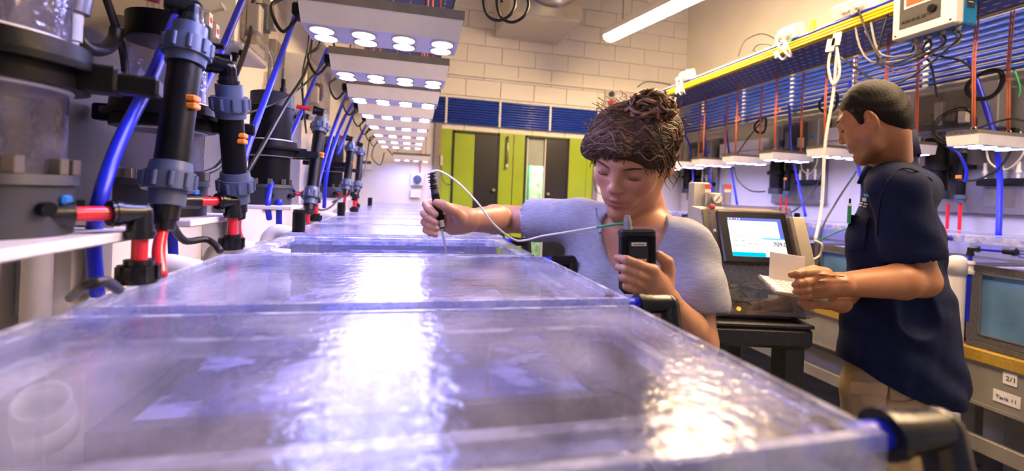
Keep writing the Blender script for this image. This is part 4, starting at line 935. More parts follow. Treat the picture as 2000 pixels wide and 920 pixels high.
for u in (.05, cwid-.05):
    for w_ in (.06, cdp-.06):
        p = base+cu*u+cf*w_; MB().cyl(p+cu*.02+Vector((0,0,.06)), p-cu*.02+Vector((0,0,.06)), .058, None, 18).bb(p.x-.02,p.x+.02,p.y-.02,p.y+.02,.08,.145).build('caster', 'black_fit', t)
t = thing('equipment_frame', 'grey steel frame with bolt standing behind the cart legs', 'frame', base+cu*.2+cf*.55)
for u in (.10, .24): MB().box(*cb(u,u+.075,.56,.60,0,.84,.003)).build('upright', 'panel_steel', t)
MB().box(*cb(.05,.40,.57,.60,.80,.84,.003)).build('cross_bar', 'panel_steel', t)
for z in (.70,.40): MB().sph(base+cu*.275+cf*.557+Vector((0,0,z)), .012, 10, 6).build('bolt', 'steel', t)
MB().box(*cb(.10,.16,.553,.557,.78,.80)).build('label_plate', 'paper', t)
# gauge post
p = at(1362,400,d=1.75); gp = thing('gauge_post', 'cream post carrying pressure gauge and two flow meters behind the console', 'gauge', Vector((p.x,p.y,0)))
def gq(x, y, dd=0.0): return at(x, y, d=1.75)-_F*dd
a, b = gq(1350,358), gq(1374,436); ux = _R0
def gbox(x0,y0,x1,y1,th,off,b=.003):
    A, B = at(x0,y0,d=1.75), at(x1,y1,d=1.75); c = (A+B)/2 - _F*off
    return MB().box(c, ((B-A).dot(_R0), th, abs(A.z-B.z)), Matrix((_R0,_F,Vector((0,0,1)))).transposed(), b)
gbox(1350,356,1373,560,.05,0).build('post', 'cabinet_cream', gp)
gbox(1374,376,1404,402,.03,.01).build('gauge_plate', 'ctrl_face', gp)
c = at(1392,388,d=1.75)-_F*.03
g = MB().lathe(c, -_F, [(0,.021),(.012,.021),(.014,.019)], 22).build('pressure_gauge', 'steel', gp)
MB().lathe(c-_F*.0142, -_F, [(0,.0175),(.0005,.017)], 22).build('dial_face', 'paper', g)
MB().box(c-_F*.016, (.003,.001,.024), Matrix.Rotation(.7,3,'Y')).build('needle', 'ink', g)
for k, (x0, x1) in enumerate(((1366,1379),(1403,1417))):
    fm = gbox(x0,360,x1,402,.022,.035).build('flow_meter', 'clear_cover', gp)
    gbox(x0+1,361,x1-1,369,.001,.0475,0).build('red_label', 'ink_red', fm)
    gbox(x0+1,370,x1-1,376,.001,.0475,0).build('white_label', 'paper', fm)
    gbox(x0+5,377,x1-5,400,.004,.03,0).build('scale', 'ctrl_face', fm)
cable([at(1590,470,d=1.62),at(1605,478,d=1.6),at(1600,500,d=1.6),at(1580,510,d=1.58)], .004, 'pale cable loop beside the console side box', 'white_cable')
# ------------------------------------------------------------------ people: smooth-blended volumes turned into one continuous skin
def V3(v): return np.array([v[0],v[1],v[2]], dtype=np.float32)
class Blob:
    BIG = .08
    def __init__(s, lo, hi, vox):
        s.lo, s.vox = V3(lo), vox; s.n = [int(math.ceil((hi[i]-lo[i])/vox))+1 for i in range(3)]
        s.d = np.full(s.n, s.BIG, dtype=np.float32)
    def _sub(s, lo, hi):
        a = [max(0, int(math.floor((lo[i]-s.lo[i])/s.vox))) for i in range(3)]; b = [min(s.n[i], int(math.ceil((hi[i]-s.lo[i])/s.vox))+1) for i in range(3)]
        if any(b[i] <= a[i] for i in range(3)): return None
        sl = tuple(slice(a[i],b[i]) for i in range(3))
        g = [ (s.lo[i]+np.arange(a[i],b[i],dtype=np.float32)*s.vox) for i in range(3)]
        return sl, g[0][:,None,None], g[1][None,:,None], g[2][None,None,:]
    def _mix(s, sl, q, k, op):
        d = s.d[sl]
        if op == 'u': h = np.maximum(k-np.abs(d-q), 0)/k; s.d[sl] = np.minimum(d,q)-h*h*k*.25
        elif op == 's': q = -q; h = np.maximum(k-np.abs(d-q), 0)/k; s.d[sl] = np.maximum(d,q)+h*h*k*.25
    def cap(s, a, b, ra, rb=None, k=.012, op='u', lat=None, sl_=1.0):
        rb = ra if rb is None else rb; a, b = V3(a), V3(b); m = max(ra,rb)*max(1,sl_)+k+.02
        r = s._sub(np.minimum(a,b)-m, np.maximum(a,b)+m)
        if r is None: return s
        sl, X, Y, Z = r; px, py, pz = X-a[0], Y-a[1], Z-a[2]; bx = b-a
        if lat is not None:
            l = V3(lat); l = l/np.linalg.norm(l); f = 1-1/sl_
            c = (px*l[0]+py*l[1]+pz*l[2])*f; px, py, pz = px-c*l[0], py-c*l[1], pz-c*l[2]; bx = bx-l*float(np.dot(bx,l))*f
        L2 = float(np.dot(bx,bx))+1e-12; t = np.clip((px*bx[0]+py*bx[1]+pz*bx[2])/L2, 0, 1)
        q = np.sqrt((px-t*bx[0])**2+(py-t*bx[1])**2+(pz-t*bx[2])**2)-(ra+(rb-ra)*t)
        s._mix(sl, q.astype(np.float32), k, op); return s
    def ell(s, c, r, R=None, k=.012, op='u'):
        c = V3(c); m = max(r)+k+.02; z = s._sub(c-m, c+m)
        if z is None: return s
        sl, X, Y, Z = z; p = [X-c[0], Y-c[1], Z-c[2]]
        A = np.array(R, dtype=np.float32) if R is not None else np.eye(3, dtype=np.float32)     # columns = axes
        l = [p[0]*A[0,i]+p[1]*A[1,i]+p[2]*A[2,i] for i in range(3)]
        k0 = np.sqrt(sum((l[i]/r[i])**2 for i in range(3))); k1 = np.sqrt(sum((l[i]/r[i]**2)**2 for i in range(3)))+1e-6
        s._mix(sl, (k0*(k0-1)/k1).astype(np.float32), k, op); return s
    def cut(s, p, n, k=.004):
        p, n = V3(p), V3(n); n = n/np.linalg.norm(n); g = [s.lo[i]+np.arange(s.n[i],dtype=np.float32)*s.vox for i in range(3)]
        q = (g[0][:,None,None]-p[0])*n[0]+(g[1][None,:,None]-p[1])*n[1]+(g[2][None,None,:]-p[2])*n[2]
        h = np.maximum(k-np.abs(s.d-q),0)/k; s.d = np.maximum(s.d,q)+h*h*k*.25; return s
    def mesh(s):
        d = s.d; n = d < 0
        c = [n[i:n.shape[0]-1+i, j:n.shape[1]-1+j, k:n.shape[2]-1+k] for i in (0,1) for j in (0,1) for k in (0,1)]
        cnt = sum(q.astype(np.int8) for q in c); act = (cnt > 0) & (cnt < 8); idx = np.argwhere(act)
        offs = np.array([(i,j,k) for i in (0,1) for j in (0,1) for k in (0,1)])
        val = np.stack([d[idx[:,0]+o[0], idx[:,1]+o[1], idx[:,2]+o[2]] for o in offs], 1)
        acc = np.zeros((len(idx),3), np.float32); num = np.zeros((len(idx),1), np.float32)
        for a in range(8):
            for b in range(a+1,8):
                if np.abs(offs[a]-offs[b]).sum() != 1: continue
                va, vb = val[:,a], val[:,b]; cr = (va < 0) != (vb < 0); t = np.where(cr, va/(va-vb+1e-12), 0)[:,None]
                acc += np.where(cr[:,None], offs[a]+(offs[b]-offs[a])*t, 0); num += cr[:,None]
        pos = (idx+acc/np.maximum(num,1))*s.vox+s.lo
        im = np.full(act.shape, -1, np.int64); im[tuple(idx.T)] = np.arange(len(idx)); F = []
        for ax in range(3):
            o = [0,0,0]; o[ax] = 1; sh = [n.shape[i]-o[i] for i in range(3)]
            A = n[:sh[0],:sh[1],:sh[2]]; B = n[o[0]:,o[1]:,o[2]:]; e = np.argwhere(A != B); b1, b2 = (ax+1)%3, (ax+2)%3
            e = e[(e[:,b1] > 0) & (e[:,b2] > 0) & (e[:,b1] < n.shape[b1]-1) & (e[:,b2] < n.shape[b2]-1)]
            ins = A[tuple(e.T)]; q = []
            for u, v in ((0,0),(1,0),(1,1),(0,1)):
                w_ = e.copy(); w_[:,b1] -= 1-u; w_[:,b2] -= 1-v; q.append(im[tuple(w_.T)])
            q = np.stack(q,1); q = np.where(ins[:,None], q, q[:,::-1]); F.append(q)
        return pos, np.concatenate(F)
def skin_obj(name, P_, F_, mt, parent, tint=None):
    me = bpy.data.meshes.new(name); o0 = V3(parent.location)
    me.from_pydata((P_-o0).tolist(), [], F_.tolist()); me.polygons.foreach_set('use_smooth', [True]*len(F_)); me.materials.append(MATS[mt])
    if tint is not None:
        at_ = me.color_attributes.new('tint', 'FLOAT_COLOR', 'POINT'); c = np.ones((len(P_),4), np.float32); c[:,:3] = tint; at_.data.foreach_set('color', c.ravel())
    me.update(); ob = bpy.data.objects.new(name, me); COL.objects.link(ob); ob.parent = parent; return ob
def skin_mat(name, col, rough):
    mt = mat(name, col, rough, var=.07, vs=45, bump=.06, bs=260); nt = mt.node_tree; b = nt.nodes['Principled BSDF']
    src = b.inputs['Base Color'].links[0].from_socket; a = nt.nodes.new('ShaderNodeAttribute'); a.attribute_name = 'tint'
    mx_ = nt.nodes.new('ShaderNodeMix'); mx_.data_type = 'RGBA'; mx_.blend_type = 'MULTIPLY'; mx_.inputs[0].default_value = 1
    nt.links.new(src, mx_.inputs[6]); nt.links.new(a.outputs['Color'], mx_.inputs[7]); nt.links.new(mx_.outputs[2], b.inputs['Base Color'])
skin_mat('skin_woman', (.47,.225,.130), .42)
skin_mat('skin_man', (.40,.165,.072), .40)
mat('hair_brown', (.038,.018,.010), .55, var=.4, vs=60, spec=.3)
mat('hair_lit', (.19,.085,.026), .45, var=.35, vs=60, spec=.6)  # warm lamp light on the hair, put into the colour of some locks
mat('hair_black', (.009,.006,.005), .55, spec=.2, var=.35, vs=120, bump=.4, bs=400)
mat('stubble', (.25,.14,.09), .7)
mat('heather', (.33,.34,.41), .85, var=.16, vs=55, bump=.12, bs=300, stretch=(1,1,9))
mat('navy', (.007,.012,.046), .8, spec=.15, var=.2, vs=30, bump=.25, bs=60)
mat('navy_seam', (.006,.008,.022), .8)
mat('khaki', (.46,.33,.17), .85, var=.10, vs=30, bump=.25, bs=50)
mat('khaki_seam', (.26,.18,.09), .9)
mat('eye_white', (.75,.70,.66), .2)
mat('eye_dark', (.02,.012,.008), .15)
mat('lash', (.012,.008,.006), .6)
mat('dark_trouser', (.03,.035,.05), .8)
mat('shoe', (.02,.018,.016), .5)

def head(B, T, k_scale=1.0, male=False):
    """T maps head coordinates (x right, y forward, z up, metres) into the place; origin between the ears"""
    R = T.to_3x3(); S_ = [R.col[i].length for i in range(3)]; R = Matrix([R.col[i].normalized() for i in range(3)]).transposed()
    c = lambda x,y,z: T @ Vector((x,y,z)); w_ = 1.06 if male else 1.0; B0 = B
    class _B:       # radii follow the head's own proportions
        def ell(s, c_, r, R_, k, op='u'): B0.ell(c_, tuple(r[i]*S_[i] for i in range(3)), R_, k, op)
        cap = staticmethod(B0.cap)
    B = _B()
    B.ell(c(0,-.014,.034), (.075,.094,.086), R, .01)
    B.ell(c(0,.028,-.018), (.061*w_,.066,.088), R, .03)
    for s in (-1,1):
        B.cap(c(.054*s*w_,-.002,-.035), c((.046 if male else .040)*s*w_,.022,-.075), .017, .015, .03)
        B.cap(c((.046 if male else .040)*s*w_,.022,-.075), c(.012*s,.070,-.100), .016, .015 if male else .013, .025)
        B.ell(c(.042*s,.057,-.024), (.020,.021,.019), R, .025)
        B.cap(c(.012*s,.089,.026), c(.046*s,.070,.026), .010, .009, .018)
        B.ell(c(.032*s,.097,.002), (.018,.017,.012), R, .012, 's')
        B.ell(c(.032*s,.0735,.002), (.0150,.0135,.0115), R, .003)
        B.ell(c(.0112*s,.0985,-.031), (.0068,.0090,.0065), R, .007)
        B.ell(c(.020*s,.079,-.060), (.014,.011,.014), R, .02)
        e = c(.077*s,-.010,-.006); E = R @ Matrix.Rotation(.35*s,3,'Z') @ Matrix.Rotation(-.2,3,'X')
        B.ell(e, (.0085,.0185,.031), E, .005); B.ell(c(.0865*s,-.009,.002), (.0075,.0115,.018), E, .002, 's'); B.cap(c(.0845*s,-.016,.012), c(.0835*s,-.012,-.012), .0022, .0022, .003); B.ell(c(.083*s,.004,-.008), (.004,.004,.006), E, .003)
    B.cap(c(0,.086,.020), c(0,.103,-.020), .0070 if not male else .0082, .0082 if not male else .0098, .012); B.ell(c(0,.1065,-.0275), (.0098,.0105,.0092) if not male else (.0112,.0118,.0102), R, .008)
    for s in (-1,1): B.ell(c(.0065*s,.106,-.0385), (.0035,.005,.003), R, .003, 's')
    B.ell(c(0,.0765,-.060), (.026,.018,.021), R, .016)
    for s in (-1,1):
        B.cap(c(.004*s,.0985,-.0560), c(.0215*s,.0885,-.0615), .0048, .0024, .0035)
    B.cap(c(-.014,.0905,-.0680), c(.014,.0905,-.0680), .0048, .0048, .0035); B.ell(c(0,.0950,-.0680), (.012,.0058,.0055), R, .004)
    B.cap(c(-.012,.1005,-.0622), c(.012,.1005,-.0622), .0018, .0018, .002, 's'); B.cap(c(-.023,.0905,-.0625), c(-.012,.1000,-.0622), .0014, .0018, .002, 's'); B.cap(c(.023,.0905,-.0625), c(.012,.1000,-.0622), .0014, .0018, .002, 's')
    B.ell(c(0,.088,-.0805), (.016,.006,.005), R, .008, 's')
    B.ell(c(0,.074,-.099), (.018,.016,.015), R, .018)
def face_tint(P_, T, male=False):
    L = np.array(T.inverted()); q = P_ @ L[:3,:3].T + L[:3,3]; c = np.ones((len(P_),3), np.float32)
    def g(x,y,z,rx,ry,rz): return np.exp(-(((q[:,0]-x)/rx)**2+((q[:,1]-y)/ry)**2+((q[:,2]-z)/rz)**2))[:,None]
    lips = np.maximum(g(0,.097,-.0572,.017,.014,.0042), g(0,.096,-.068,.015,.014,.0050)); c *= 1-g(0,.097,-.0622,.021,.012,.0013)*np.array([.5,.55,.5])  # last factor paints shade along the groove between the lips
    c *= 1-np.clip(lips*1.3,0,1)*np.array([.22,.52,.48])
    for s in (-1,1): c *= 1-g(.045*s,.07,-.025,.022,.03,.02)*np.array([.0,.14,.12])
    for s in (-1,1): c *= 1-g(.032*s,.086,-.002,.014,.012,.005)*np.array([.30,.34,.30])  # dark tint paints shade into the eye sockets
    c *= 1-g(0,.11,-.03,.014,.02,.014)*np.array([0,.14,.12])
    if male:
        jaw = np.clip((-.035-q[:,2])/.02,0,1)*np.clip((q[:,1]-.0)/.02,0,1)*np.clip((.15+q[:,2])/.03,0,1); c *= 1-jaw[:,None]*np.array([.38,.36,.30])
    return c
def chain(B, pts, rs, k=.0028):
    for i in range(len(pts)-1): B.cap(pts[i], pts[i+1], rs[i], rs[i+1], k)

# ================================================================== the woman
wv = at(1235,300,d=1)-Vector((0,0,CAM_H)); tc_ = Vector((-wv.x,-wv.y,0)).normalized(); il = -_R0
a_ = math.radians(26); fh = (tc_*math.cos(a_)+il*math.sin(a_)); fh = Vector((fh.x,fh.y,0)).normalized()
ph = math.radians(27); fw = fh*math.cos(ph)-Vector((0,0,1))*math.sin(ph); up0 = fh*math.sin(ph)+Vector((0,0,1))*math.cos(ph); rt0 = fw.cross(up0)
ro = math.radians(11); up_ = up0*math.cos(ro)-rt0*math.sin(ro); rt_ = fw.cross(up_)
WT = Matrix((rt_, fw, up_)).transposed().to_4x4(); nose = at(1196,374,d=.905); WT.translation = nose-(WT.to_3x3() @ Vector((0,.112,-.028)))
woman = thing('person', 'woman with curly bun in grey t-shirt holding probe and black meter', 'person', (.64,1.03,0))
S_R, E_R, W_R = at(1120,432,d=1.09), at(985,428,d=1.20), at(912,430,d=.975)
S_L, E_L, W_L = at(1347,488,d=.93), at(1362,668,d=.87), at(1300,588,d=.80)
NK = at(1262,448,d=1.02); hc = WT @ Vector((0,-.025,-.05)); CH_ = (S_R+S_L)/2+Vector((.03,.02,-.10)); PV = Vector((.66,1.08,.92)); WA = Vector((.615,1.04,1.06))
lat = (S_L-S_R); lat.z = 0; lat.normalize(); fwd = Vector((lat.y,-lat.x,0)); fwd = fwd if fwd.dot(tc_) > 0 else -fwd
lo, hi = (-.02,.66,.95), (.84,1.30,1.64)
B = Blob(lo, hi, .0032)
B.cap(hc, NK+fwd*-.01, .048, .050, .02); B.cap(NK, (S_R+NK)/2+Vector((0,0,-.012)), .045, .042, .03); B.cap(NK, (S_L+NK)/2+Vector((0,0,-.012)), .045, .042, .03)
def torso(B, g, k=.03):
    B.cap(CH_+Vector((0,0,.05))-lat*.06, CH_+Vector((0,0,.05))+lat*.06, .085+g, .085+g, k, lat=lat, sl_=1.15)
    B.cap(CH_-Vector((0,0,.02)), WA, .095+g, .090+g, k, lat=lat, sl_=1.30)
    B.cap((S_R*.8+NK*.2), (S_L*.8+NK*.2), .048+g, .048+g, k)
    for s in (-1,1): B.ell(CH_+lat*(.068*s)+fwd*.068+Vector((0,0,-.045)), (.062+g,.062+g,.062+g), None, .03)
torso(B, 0)
head(B, WT)
B.cap(S_R, E_R, .042, .036, .02); B.cap(E_R, E_R.lerp(W_R,.3), .036, .037, .015); B.cap(E_R.lerp(W_R,.3), W_R, .037, .0245, .012)
B.cap(S_L, E_L, .042, .037, .02); B.cap(E_L, E_L.lerp(W_L,.35), .036, .036, .015); B.cap(E_L.lerp(W_L,.35), W_L, .036, .0235, .012)
# right hand round the probe
pd = .93
mcp = [at(884,408,d=.950), at(887,422,d=.957), at(886,436,d=.960), at(883,448,d=.962)]
for i, p in enumerate(mcp): B.cap(W_R, p, .019, .0115, .014)
B.ell((W_R+mcp[1]+mcp[2])/3, (.026,.022,.026), None, .02)
kn = [(832,399),(828,417),(829,434),(832,449)]; tips = [(851,419),(851,435),(853,447),(851,459)]
for i in range(4):
    r = [.0086,.0086,.0082,.0074][i]; a = mcp[i]; b = at(kn[i][0]+20,kn[i][1]-6,d=.957); c = at(*kn[i],d=.940); e = at((kn[i][0]+tips[i][0])/2-1,(kn[i][1]+tips[i][1])/2+1,d=.914); f = at(*tips[i],d=.906)
    chain(B, [a,b,c,e,f], [r*1.12,r*1.05,r,r*.92,r*.80])
chain(B, [at(898,428,d=.945), at(884,412,d=.918), at(868,402,d=.905), at(853,396,d=.902)], [.016,.0125,.0105,.0085])
# left hand round the meter
md = .785
mc2 = [at(1276,528,d=.766), at(1272,546,d=.768), at(1266,561,d=.772), at(1258,573,d=.778)]
for p in mc2: B.cap(W_L, p, .019, .0115, .014)
B.ell((W_L*1.2+mc2[1]+mc2[2])/3.2, (.024,.020,.026), None, .02)
t2 = [(1206,503),(1208,522),(1212,542),(1222,562)]
for i in range(4):
    r = [.0086,.0086,.0082,.0074][i]; a = mc2[i]; f = at(*t2[i],d=.782); m1_ = at(a_x := 1276-[0,4,10,18][i]-28, 528+[0,18,33,45][i]-11, d=.7555); m2_ = at((a_x+t2[i][0])/2-3, (528+[0,18,33,45][i]-11+t2[i][1])/2-2, d=.757)
    chain(B, [a,m1_,m2_,f], [r*1.12,r*1.03,r*.95,r*.80])
chain(B, [at(1298,560,d=.79), at(1304,530,d=.79), at(1303,512,d=.786), at(1287,499,d=.781)], [.017,.013,.0112,.009])
Pw, Fw = B.mesh(); skin_obj('body', Pw, Fw, 'skin_woman', woman, face_tint(Pw, WT))
# t-shirt
B = Blob((.10,.66,.80), (.90,1.34,1.46), .0042)
torso(B, .010); B.cap(WA, PV, .115, .125, .04, lat=lat, sl_=1.30)
sr1 = S_R.lerp(E_R,.52); sl1 = S_L.lerp(E_L,.60)+Vector((.012,-.005,0))
B.cap(S_R+Vector((0,0,.002)), sr1, .054, .058, .03); B.cap(S_L, sl1, .052, .056, .03)
B.cap(CH_+lat*.13, sl1+Vector((-.01,0,.03)), .045, .05, .03)
rdir = (E_R-S_R).normalized(); ldir = (E_L-S_L).normalized()
B.cap(sr1-rdir*.03, sr1+rdir*.12, .050, .056, .004, 's'); B.cap(sl1-ldir*.02, sl1+ldir*.14, .048, .056, .004, 's')
g3 = Matrix((lat, fwd, Vector((0,0,1)))).transposed()
B.ell(NK+fwd*.055+Vector((0,0,.0))-lat*.005, (.072,.12,.062), g3, .006, 's'); B.ell(NK+fwd*.075+Vector((0,0,-.035))-lat*.008, (.050,.10,.060), g3, .02, 's')
Ps, Fs = B.mesh()
fold = .0020*np.sin(Ps@V3((38,14,24))+2*np.sin(Ps@V3((10,25,14))))+.0007*np.sin(Ps@V3((-40,80,95)))
nrm = Ps-V3(CH_); nrm = nrm/np.linalg.norm(nrm,axis=1)[:,None]; Ps = Ps+nrm*fold[:,None]
skin_obj('t_shirt', Ps, Fs, 'heather', woman)
for d0, d1, cc in ((at(1163,408,d=.995), at(1172,455,d=.955), 1), ):
    MB().tube(spline([d0, d0.lerp(d1,.35)+Vector((-.006,-.008,0)), d0.lerp(d1,.7)+Vector((.003,-.004,0)), d1]), .004, 7).build('gathered_trim', 'heather', woman)
MB().tube(spline([at(1309,424,d=.985),at(1301,440,d=.962),at(1291,460,d=.945)]), .0022, 6).tube(spline([at(1305,422,d=.985),at(1299,440,d=.960),at(1294,460,d=.945)]), .0022, 6).build('shoulder_strap', 'paper', woman)
tr_ = Blob((.45,.85,.04), (.95,1.30,1.02), .008)
tr_.cap(PV, PV-Vector((0,0,.10)), .115, .125, .03, lat=lat, sl_=1.25)
for s in (-1,1): tr_.cap(PV+lat*(.08*s)-Vector((0,0,.1)), PV+lat*(.09*s)+Vector((0,0,-.84)), .085, .05, .02)
q = tr_.mesh(); skin_obj('trousers', *q, 'dark_trouser', woman)
for s in (-1,1):
    c = PV+lat*(.09*s); MB().sph((c.x+fwd.x*.05,c.y+fwd.y*.05,.045), (.045,.115,.045), 14, 8, 0, Matrix((lat,fwd,Vector((0,0,1)))).transposed()).build('shoe', 'shoe', woman)
# face details
def hp(x,y,z): return WT @ Vector((x,y,z))
for s in (-1,1):
    MB().tube([hp(.032*s+.0145*math.cos(a), .0755+.0115*max(0,math.sin(a))**.7, -.0050-.0015*math.sin(a)) for a in [math.pi*i/10 for i in range(11)]], [.0003+.0007*math.sin(math.pi*i/10) for i in range(11)], 6).build('eyelashes', 'lash', woman)
    MB().tube([hp(s*(.013+.037*i/8), .0955-.0175*(i/8)**1.6, .0150+.0050*math.sin(math.pi*i/8*.8)) for i in range(9)], [.0007+.0014*math.sin(math.pi*(i+1)/10) for i in range(9)], 6).build('eyebrow', 'hair_brown', woman)
# hair
def hair_base(T, vox, prims, lo, hi):
    B = Blob(lo, hi, vox)
    for p in prims: B.ell(T @ Vector(p[0]), p[1], T.to_3x3(), p[2])
    return B
hcen = WT @ Vector((0,-.02,.04)); HB = Blob(hcen-Vector((.17,.17,.17)), hcen+Vector((.17,.17,.19)), .0045); R3 = WT.to_3x3()
HB.ell(hp(0,-.022,.036), (.083,.099,.081), R3, .01)
HB.ell(hp(0,.045,.058), (.066,.052,.040), R3, .02)
HB.cap(hp(.058,.066,.042), hp(.0,.090,.052), .024, .018, .02); HB.cap(hp(.058,.066,.042), hp(.083,.030,.020), .024, .022, .02); HB.cap(hp(-.055,.062,.040), hp(-.018,.086,.052), .020, .014, .02); HB.cap(hp(-.055,.062,.040), hp(-.080,.026,.020), .022, .018, .02)
HB.ell(hp(.042,-.0,.064), (.048,.065,.036), R3, .03); HB.ell(hp(-.042,-.0,.064), (.048,.065,.036), R3, .03); HB.ell(hp(0,-.075,-.01), (.065,.045,.06), R3, .03)
HB.cut(hp(0,.078,.020), -(WT.to_3x3() @ Vector((0,-.75,.66))), .01)
HB.ell(hp(-.004,.105,-.036), (.060,.055,.066), R3, .006, 's')
for s in (-1,1): HB.ell(hp(.088*s,.012,-.018), (.03,.034,.042), R3, .006, 's')
Ph, Fh = HB.mesh(); nn = Ph-V3(hcen); nn /= np.linalg.norm(nn,axis=1)[:,None]
Lq = np.array(WT.inverted()); lq = Ph @ Lq[:3,:3].T + Lq[:3,3]
skin_obj('hair', Ph, Fh, 'hair_brown', woman)
rh = random.Random(11)
def lock(p0, p1, bulge, mt, n=14, r=.0035, wav=.006, freq=3.0):
    pts = []; ph0 = rh.uniform(0,6.28); ax = (p1-p0); u, w_ = frame(ax)
    for i in range(n):
        t = i/(n-1); q = p0.lerp(p1, t); o = (q-hcen).normalized()
        pts.append(q+o*(bulge*math.sin(math.pi*t))+u*(wav*math.sin(ph0+freq*6.28*t)*min(1,t*3))+w_*(wav*math.cos(ph0+freq*6.28*t)*min(1,t*3)))
    return pts, [r*(.35+.65*math.sin(math.pi*(.12+.80*i/(n-1)))) for i in range(n)]
mb1, mb2 = MB(), MB()
from mathutils.bvhtree import BVHTree
hbv = BVHTree.FromPolygons([tuple(p) for p in Ph], [tuple(f) for f in Fh]); hc2 = hp(0,-.022,.046)
def surf(x, y, z):      # point on the hair mass in the direction (x,y,z)
    v = (R3 @ Vector((x,y,z))).normalized(); h = hbv.ray_cast(hc2+v*.2, -v); return h[0] if h[0] is not None else hc2+v*.095
part = .22
for i in range(640):
    s = 1 if rh.random() < .5 else -1
    y0 = rh.uniform(-.6,.95); a = Vector((-.12+.03*rh.random(), y0, 1.0)); e = Vector((s*rh.uniform(.8,1.3), y0*.6+rh.uniform(-.7,.1), rh.uniform(-.35,.55)))
    if s > 0 and y0 > .5: e = Vector((.75+.5*rh.random(), .95*rh.random()+.1, -.12+.5*rh.random()))
    if s < 0 and y0 > .5: e = Vector((-.8-.4*rh.random(), .6*rh.random()+.1, -.1+.5*rh.random()))
    pts = []; n = 14; f0 = rh.uniform(0,6.28); am = rh.uniform(.03,.11); lift = rh.uniform(.0,.006)
    for k in range(n):
        t = k/(n-1); v = a.normalized().lerp(e.normalized(), t); v += Vector((0, am*math.sin(f0+t*15), am*math.cos(f0*2+t*13)))*min(1,3*t); p = surf(*v); pts.append(p+(p-hc2).normalized()*(lift*min(1,2.5*t)))
    (mb2 if rh.random() < .38 else mb1).tube(pts, [.0019*(.35+.65*math.sin(math.pi*(.15+.8*k/(n-1)))) for k in range(n)], 5)
for i in range(460):     # fringe swept from the parting to both sides
    s = 1 if i % 3 else -1
    a = Vector((-.30+.05*rh.random(), .9, .02+.95*rh.random())); e = Vector((s*rh.uniform(.55,1.05) if s > 0 else -rh.uniform(.6,1.0), rh.uniform(.25,.95), rh.uniform(-.38,.35)))
    f0 = rh.uniform(0,6.28); am = rh.uniform(.03,.09); pts = []; lift = rh.uniform(0,.0045)
    for k in range(14):
        t = k/13; v = a.normalized().lerp(e.normalized(), t); v.z += .12*math.sin(math.pi*t); v += Vector((0, 0, am*math.sin(f0+t*10)))*min(1,3*t); p = surf(*v); pts.append(p+(p-hc2).normalized()*(lift*min(1,2.5*t)))
    (mb2 if rh.random() < .15 else mb1).tube(pts, [.0017*(.35+.65*math.sin(math.pi*(.15+.8*k/13))) for k in range(14)], 5)
bun = surf(-.40,.26,.90); bun += (bun-hc2).normalized()*.006
for i in range(75):
    v = Vector((rh.gauss(0,1),rh.gauss(0,1),rh.gauss(0,1))).normalized(); w2 = v.orthogonal().normalized(); w3 = v.cross(w2); rr_ = rh.uniform(.022,.040); a0 = rh.uniform(0,6.28); sp = rh.uniform(2.2,4.5)
    pts = [bun+R3 @ Vector((1.25*q.x,q.y,.85*q.z)) for q in [(w2*math.cos(a0+sp*k/11)+w3*math.sin(a0+sp*k/11))*rr_*(1+.12*math.sin(k*1.7))+v*(.010*math.sin(k*.9)) for k in range(12)]]
    (mb2 if i % 3 else mb1).tube(pts, [.0045*(.4+.6*math.sin(math.pi*(k+.8)/12.6)) for k in range(12)], 5)
for i in range(46):      # loose frizz and side tendrils
    s = rh.choice((-1,1)); p0 = surf(s*rh.uniform(.3,1), rh.uniform(-.6,.8), rh.uniform(.2,1)); o = (p0-hcen).normalized()
    pts = [p0+o*(.004+.022*t)+Vector((rh.uniform(-.002,.002)+.006*math.sin(9*t+i), .006*math.cos(8*t+i), .012*t*math.sin(i))) for t in [k/7 for k in range(8)]]
    mb2.tube(pts, [.0007]*8, 4)
for s, z0 in ((-1,-.01),(-1,.0),(1,.0)):
    for i in range(5):
        p0 = hp(s*(.080+.003*i), .012-.012*i, .01); pts = spline([p0+R3 @ Vector((s*.005*math.sin(1.0*k+i), -.002*k+.005*math.cos(1.1*k+i), -.0095*k)) for k in range(9)], 4)
        (mb1 if i % 2 else mb2).tube(pts, [.0015*(1-.8*k/len(pts)) for k in range(len(pts))], 5)
for i in range(95):      # ragged ends of the fringe over the forehead
    x0 = rh.uniform(-.070,.068); sg = 1 if x0 > -.034 else -1; z1_ = rh.uniform(.012,.040)+(.012 if abs(x0) < .03 else -.012); dx = sg*rh.uniform(.010,.034); ph0 = rh.uniform(0,6.28); pts = []
    for k in range(12):
        t = k/11; x = max(-.080, min(.080, x0+dx*t)); y = .0975*math.sqrt(max(.02, 1-(x/.086)**2))+.004*math.sin(ph0+6*t)+.004*(1-t); pts.append(hp(x, y, .060+(z1_-.060)*t+.0025*math.sin(ph0+8*t)))
    (mb2 if i % 5 == 0 else mb1).tube(pts, [.0021*(1-.72*k/11) for k in range(12)], 5)
for s in (-1,1):         # curls down the temples
    for i in range(16):
        p0 = Vector((s*rh.uniform(.058,.080), rh.uniform(.025,.066), .050)); ph0 = rh.uniform(0,6.28); L_ = rh.uniform(.035,.070); fq = rh.uniform(5,8)
        pts = [hp(*(p0+Vector((s*(.008*math.sin(2.2*t)+.004*math.sin(ph0+fq*t)), -.012*t+.005*math.cos(ph0+fq*t), -L_*t)))) for t in [k/15 for k in range(16)]]
        (mb2 if i % 4 == 0 else mb1).tube(pts, [.0024*(1-.75*k/15) for k in range(16)], 5)
mb1.build('hair_locks', 'hair_brown', woman)['kind'] = 'stuff'; mb2.build('hair_lit_locks', 'hair_lit', woman)['kind'] = 'stuff'  # second set of locks is coloured as if lit orange
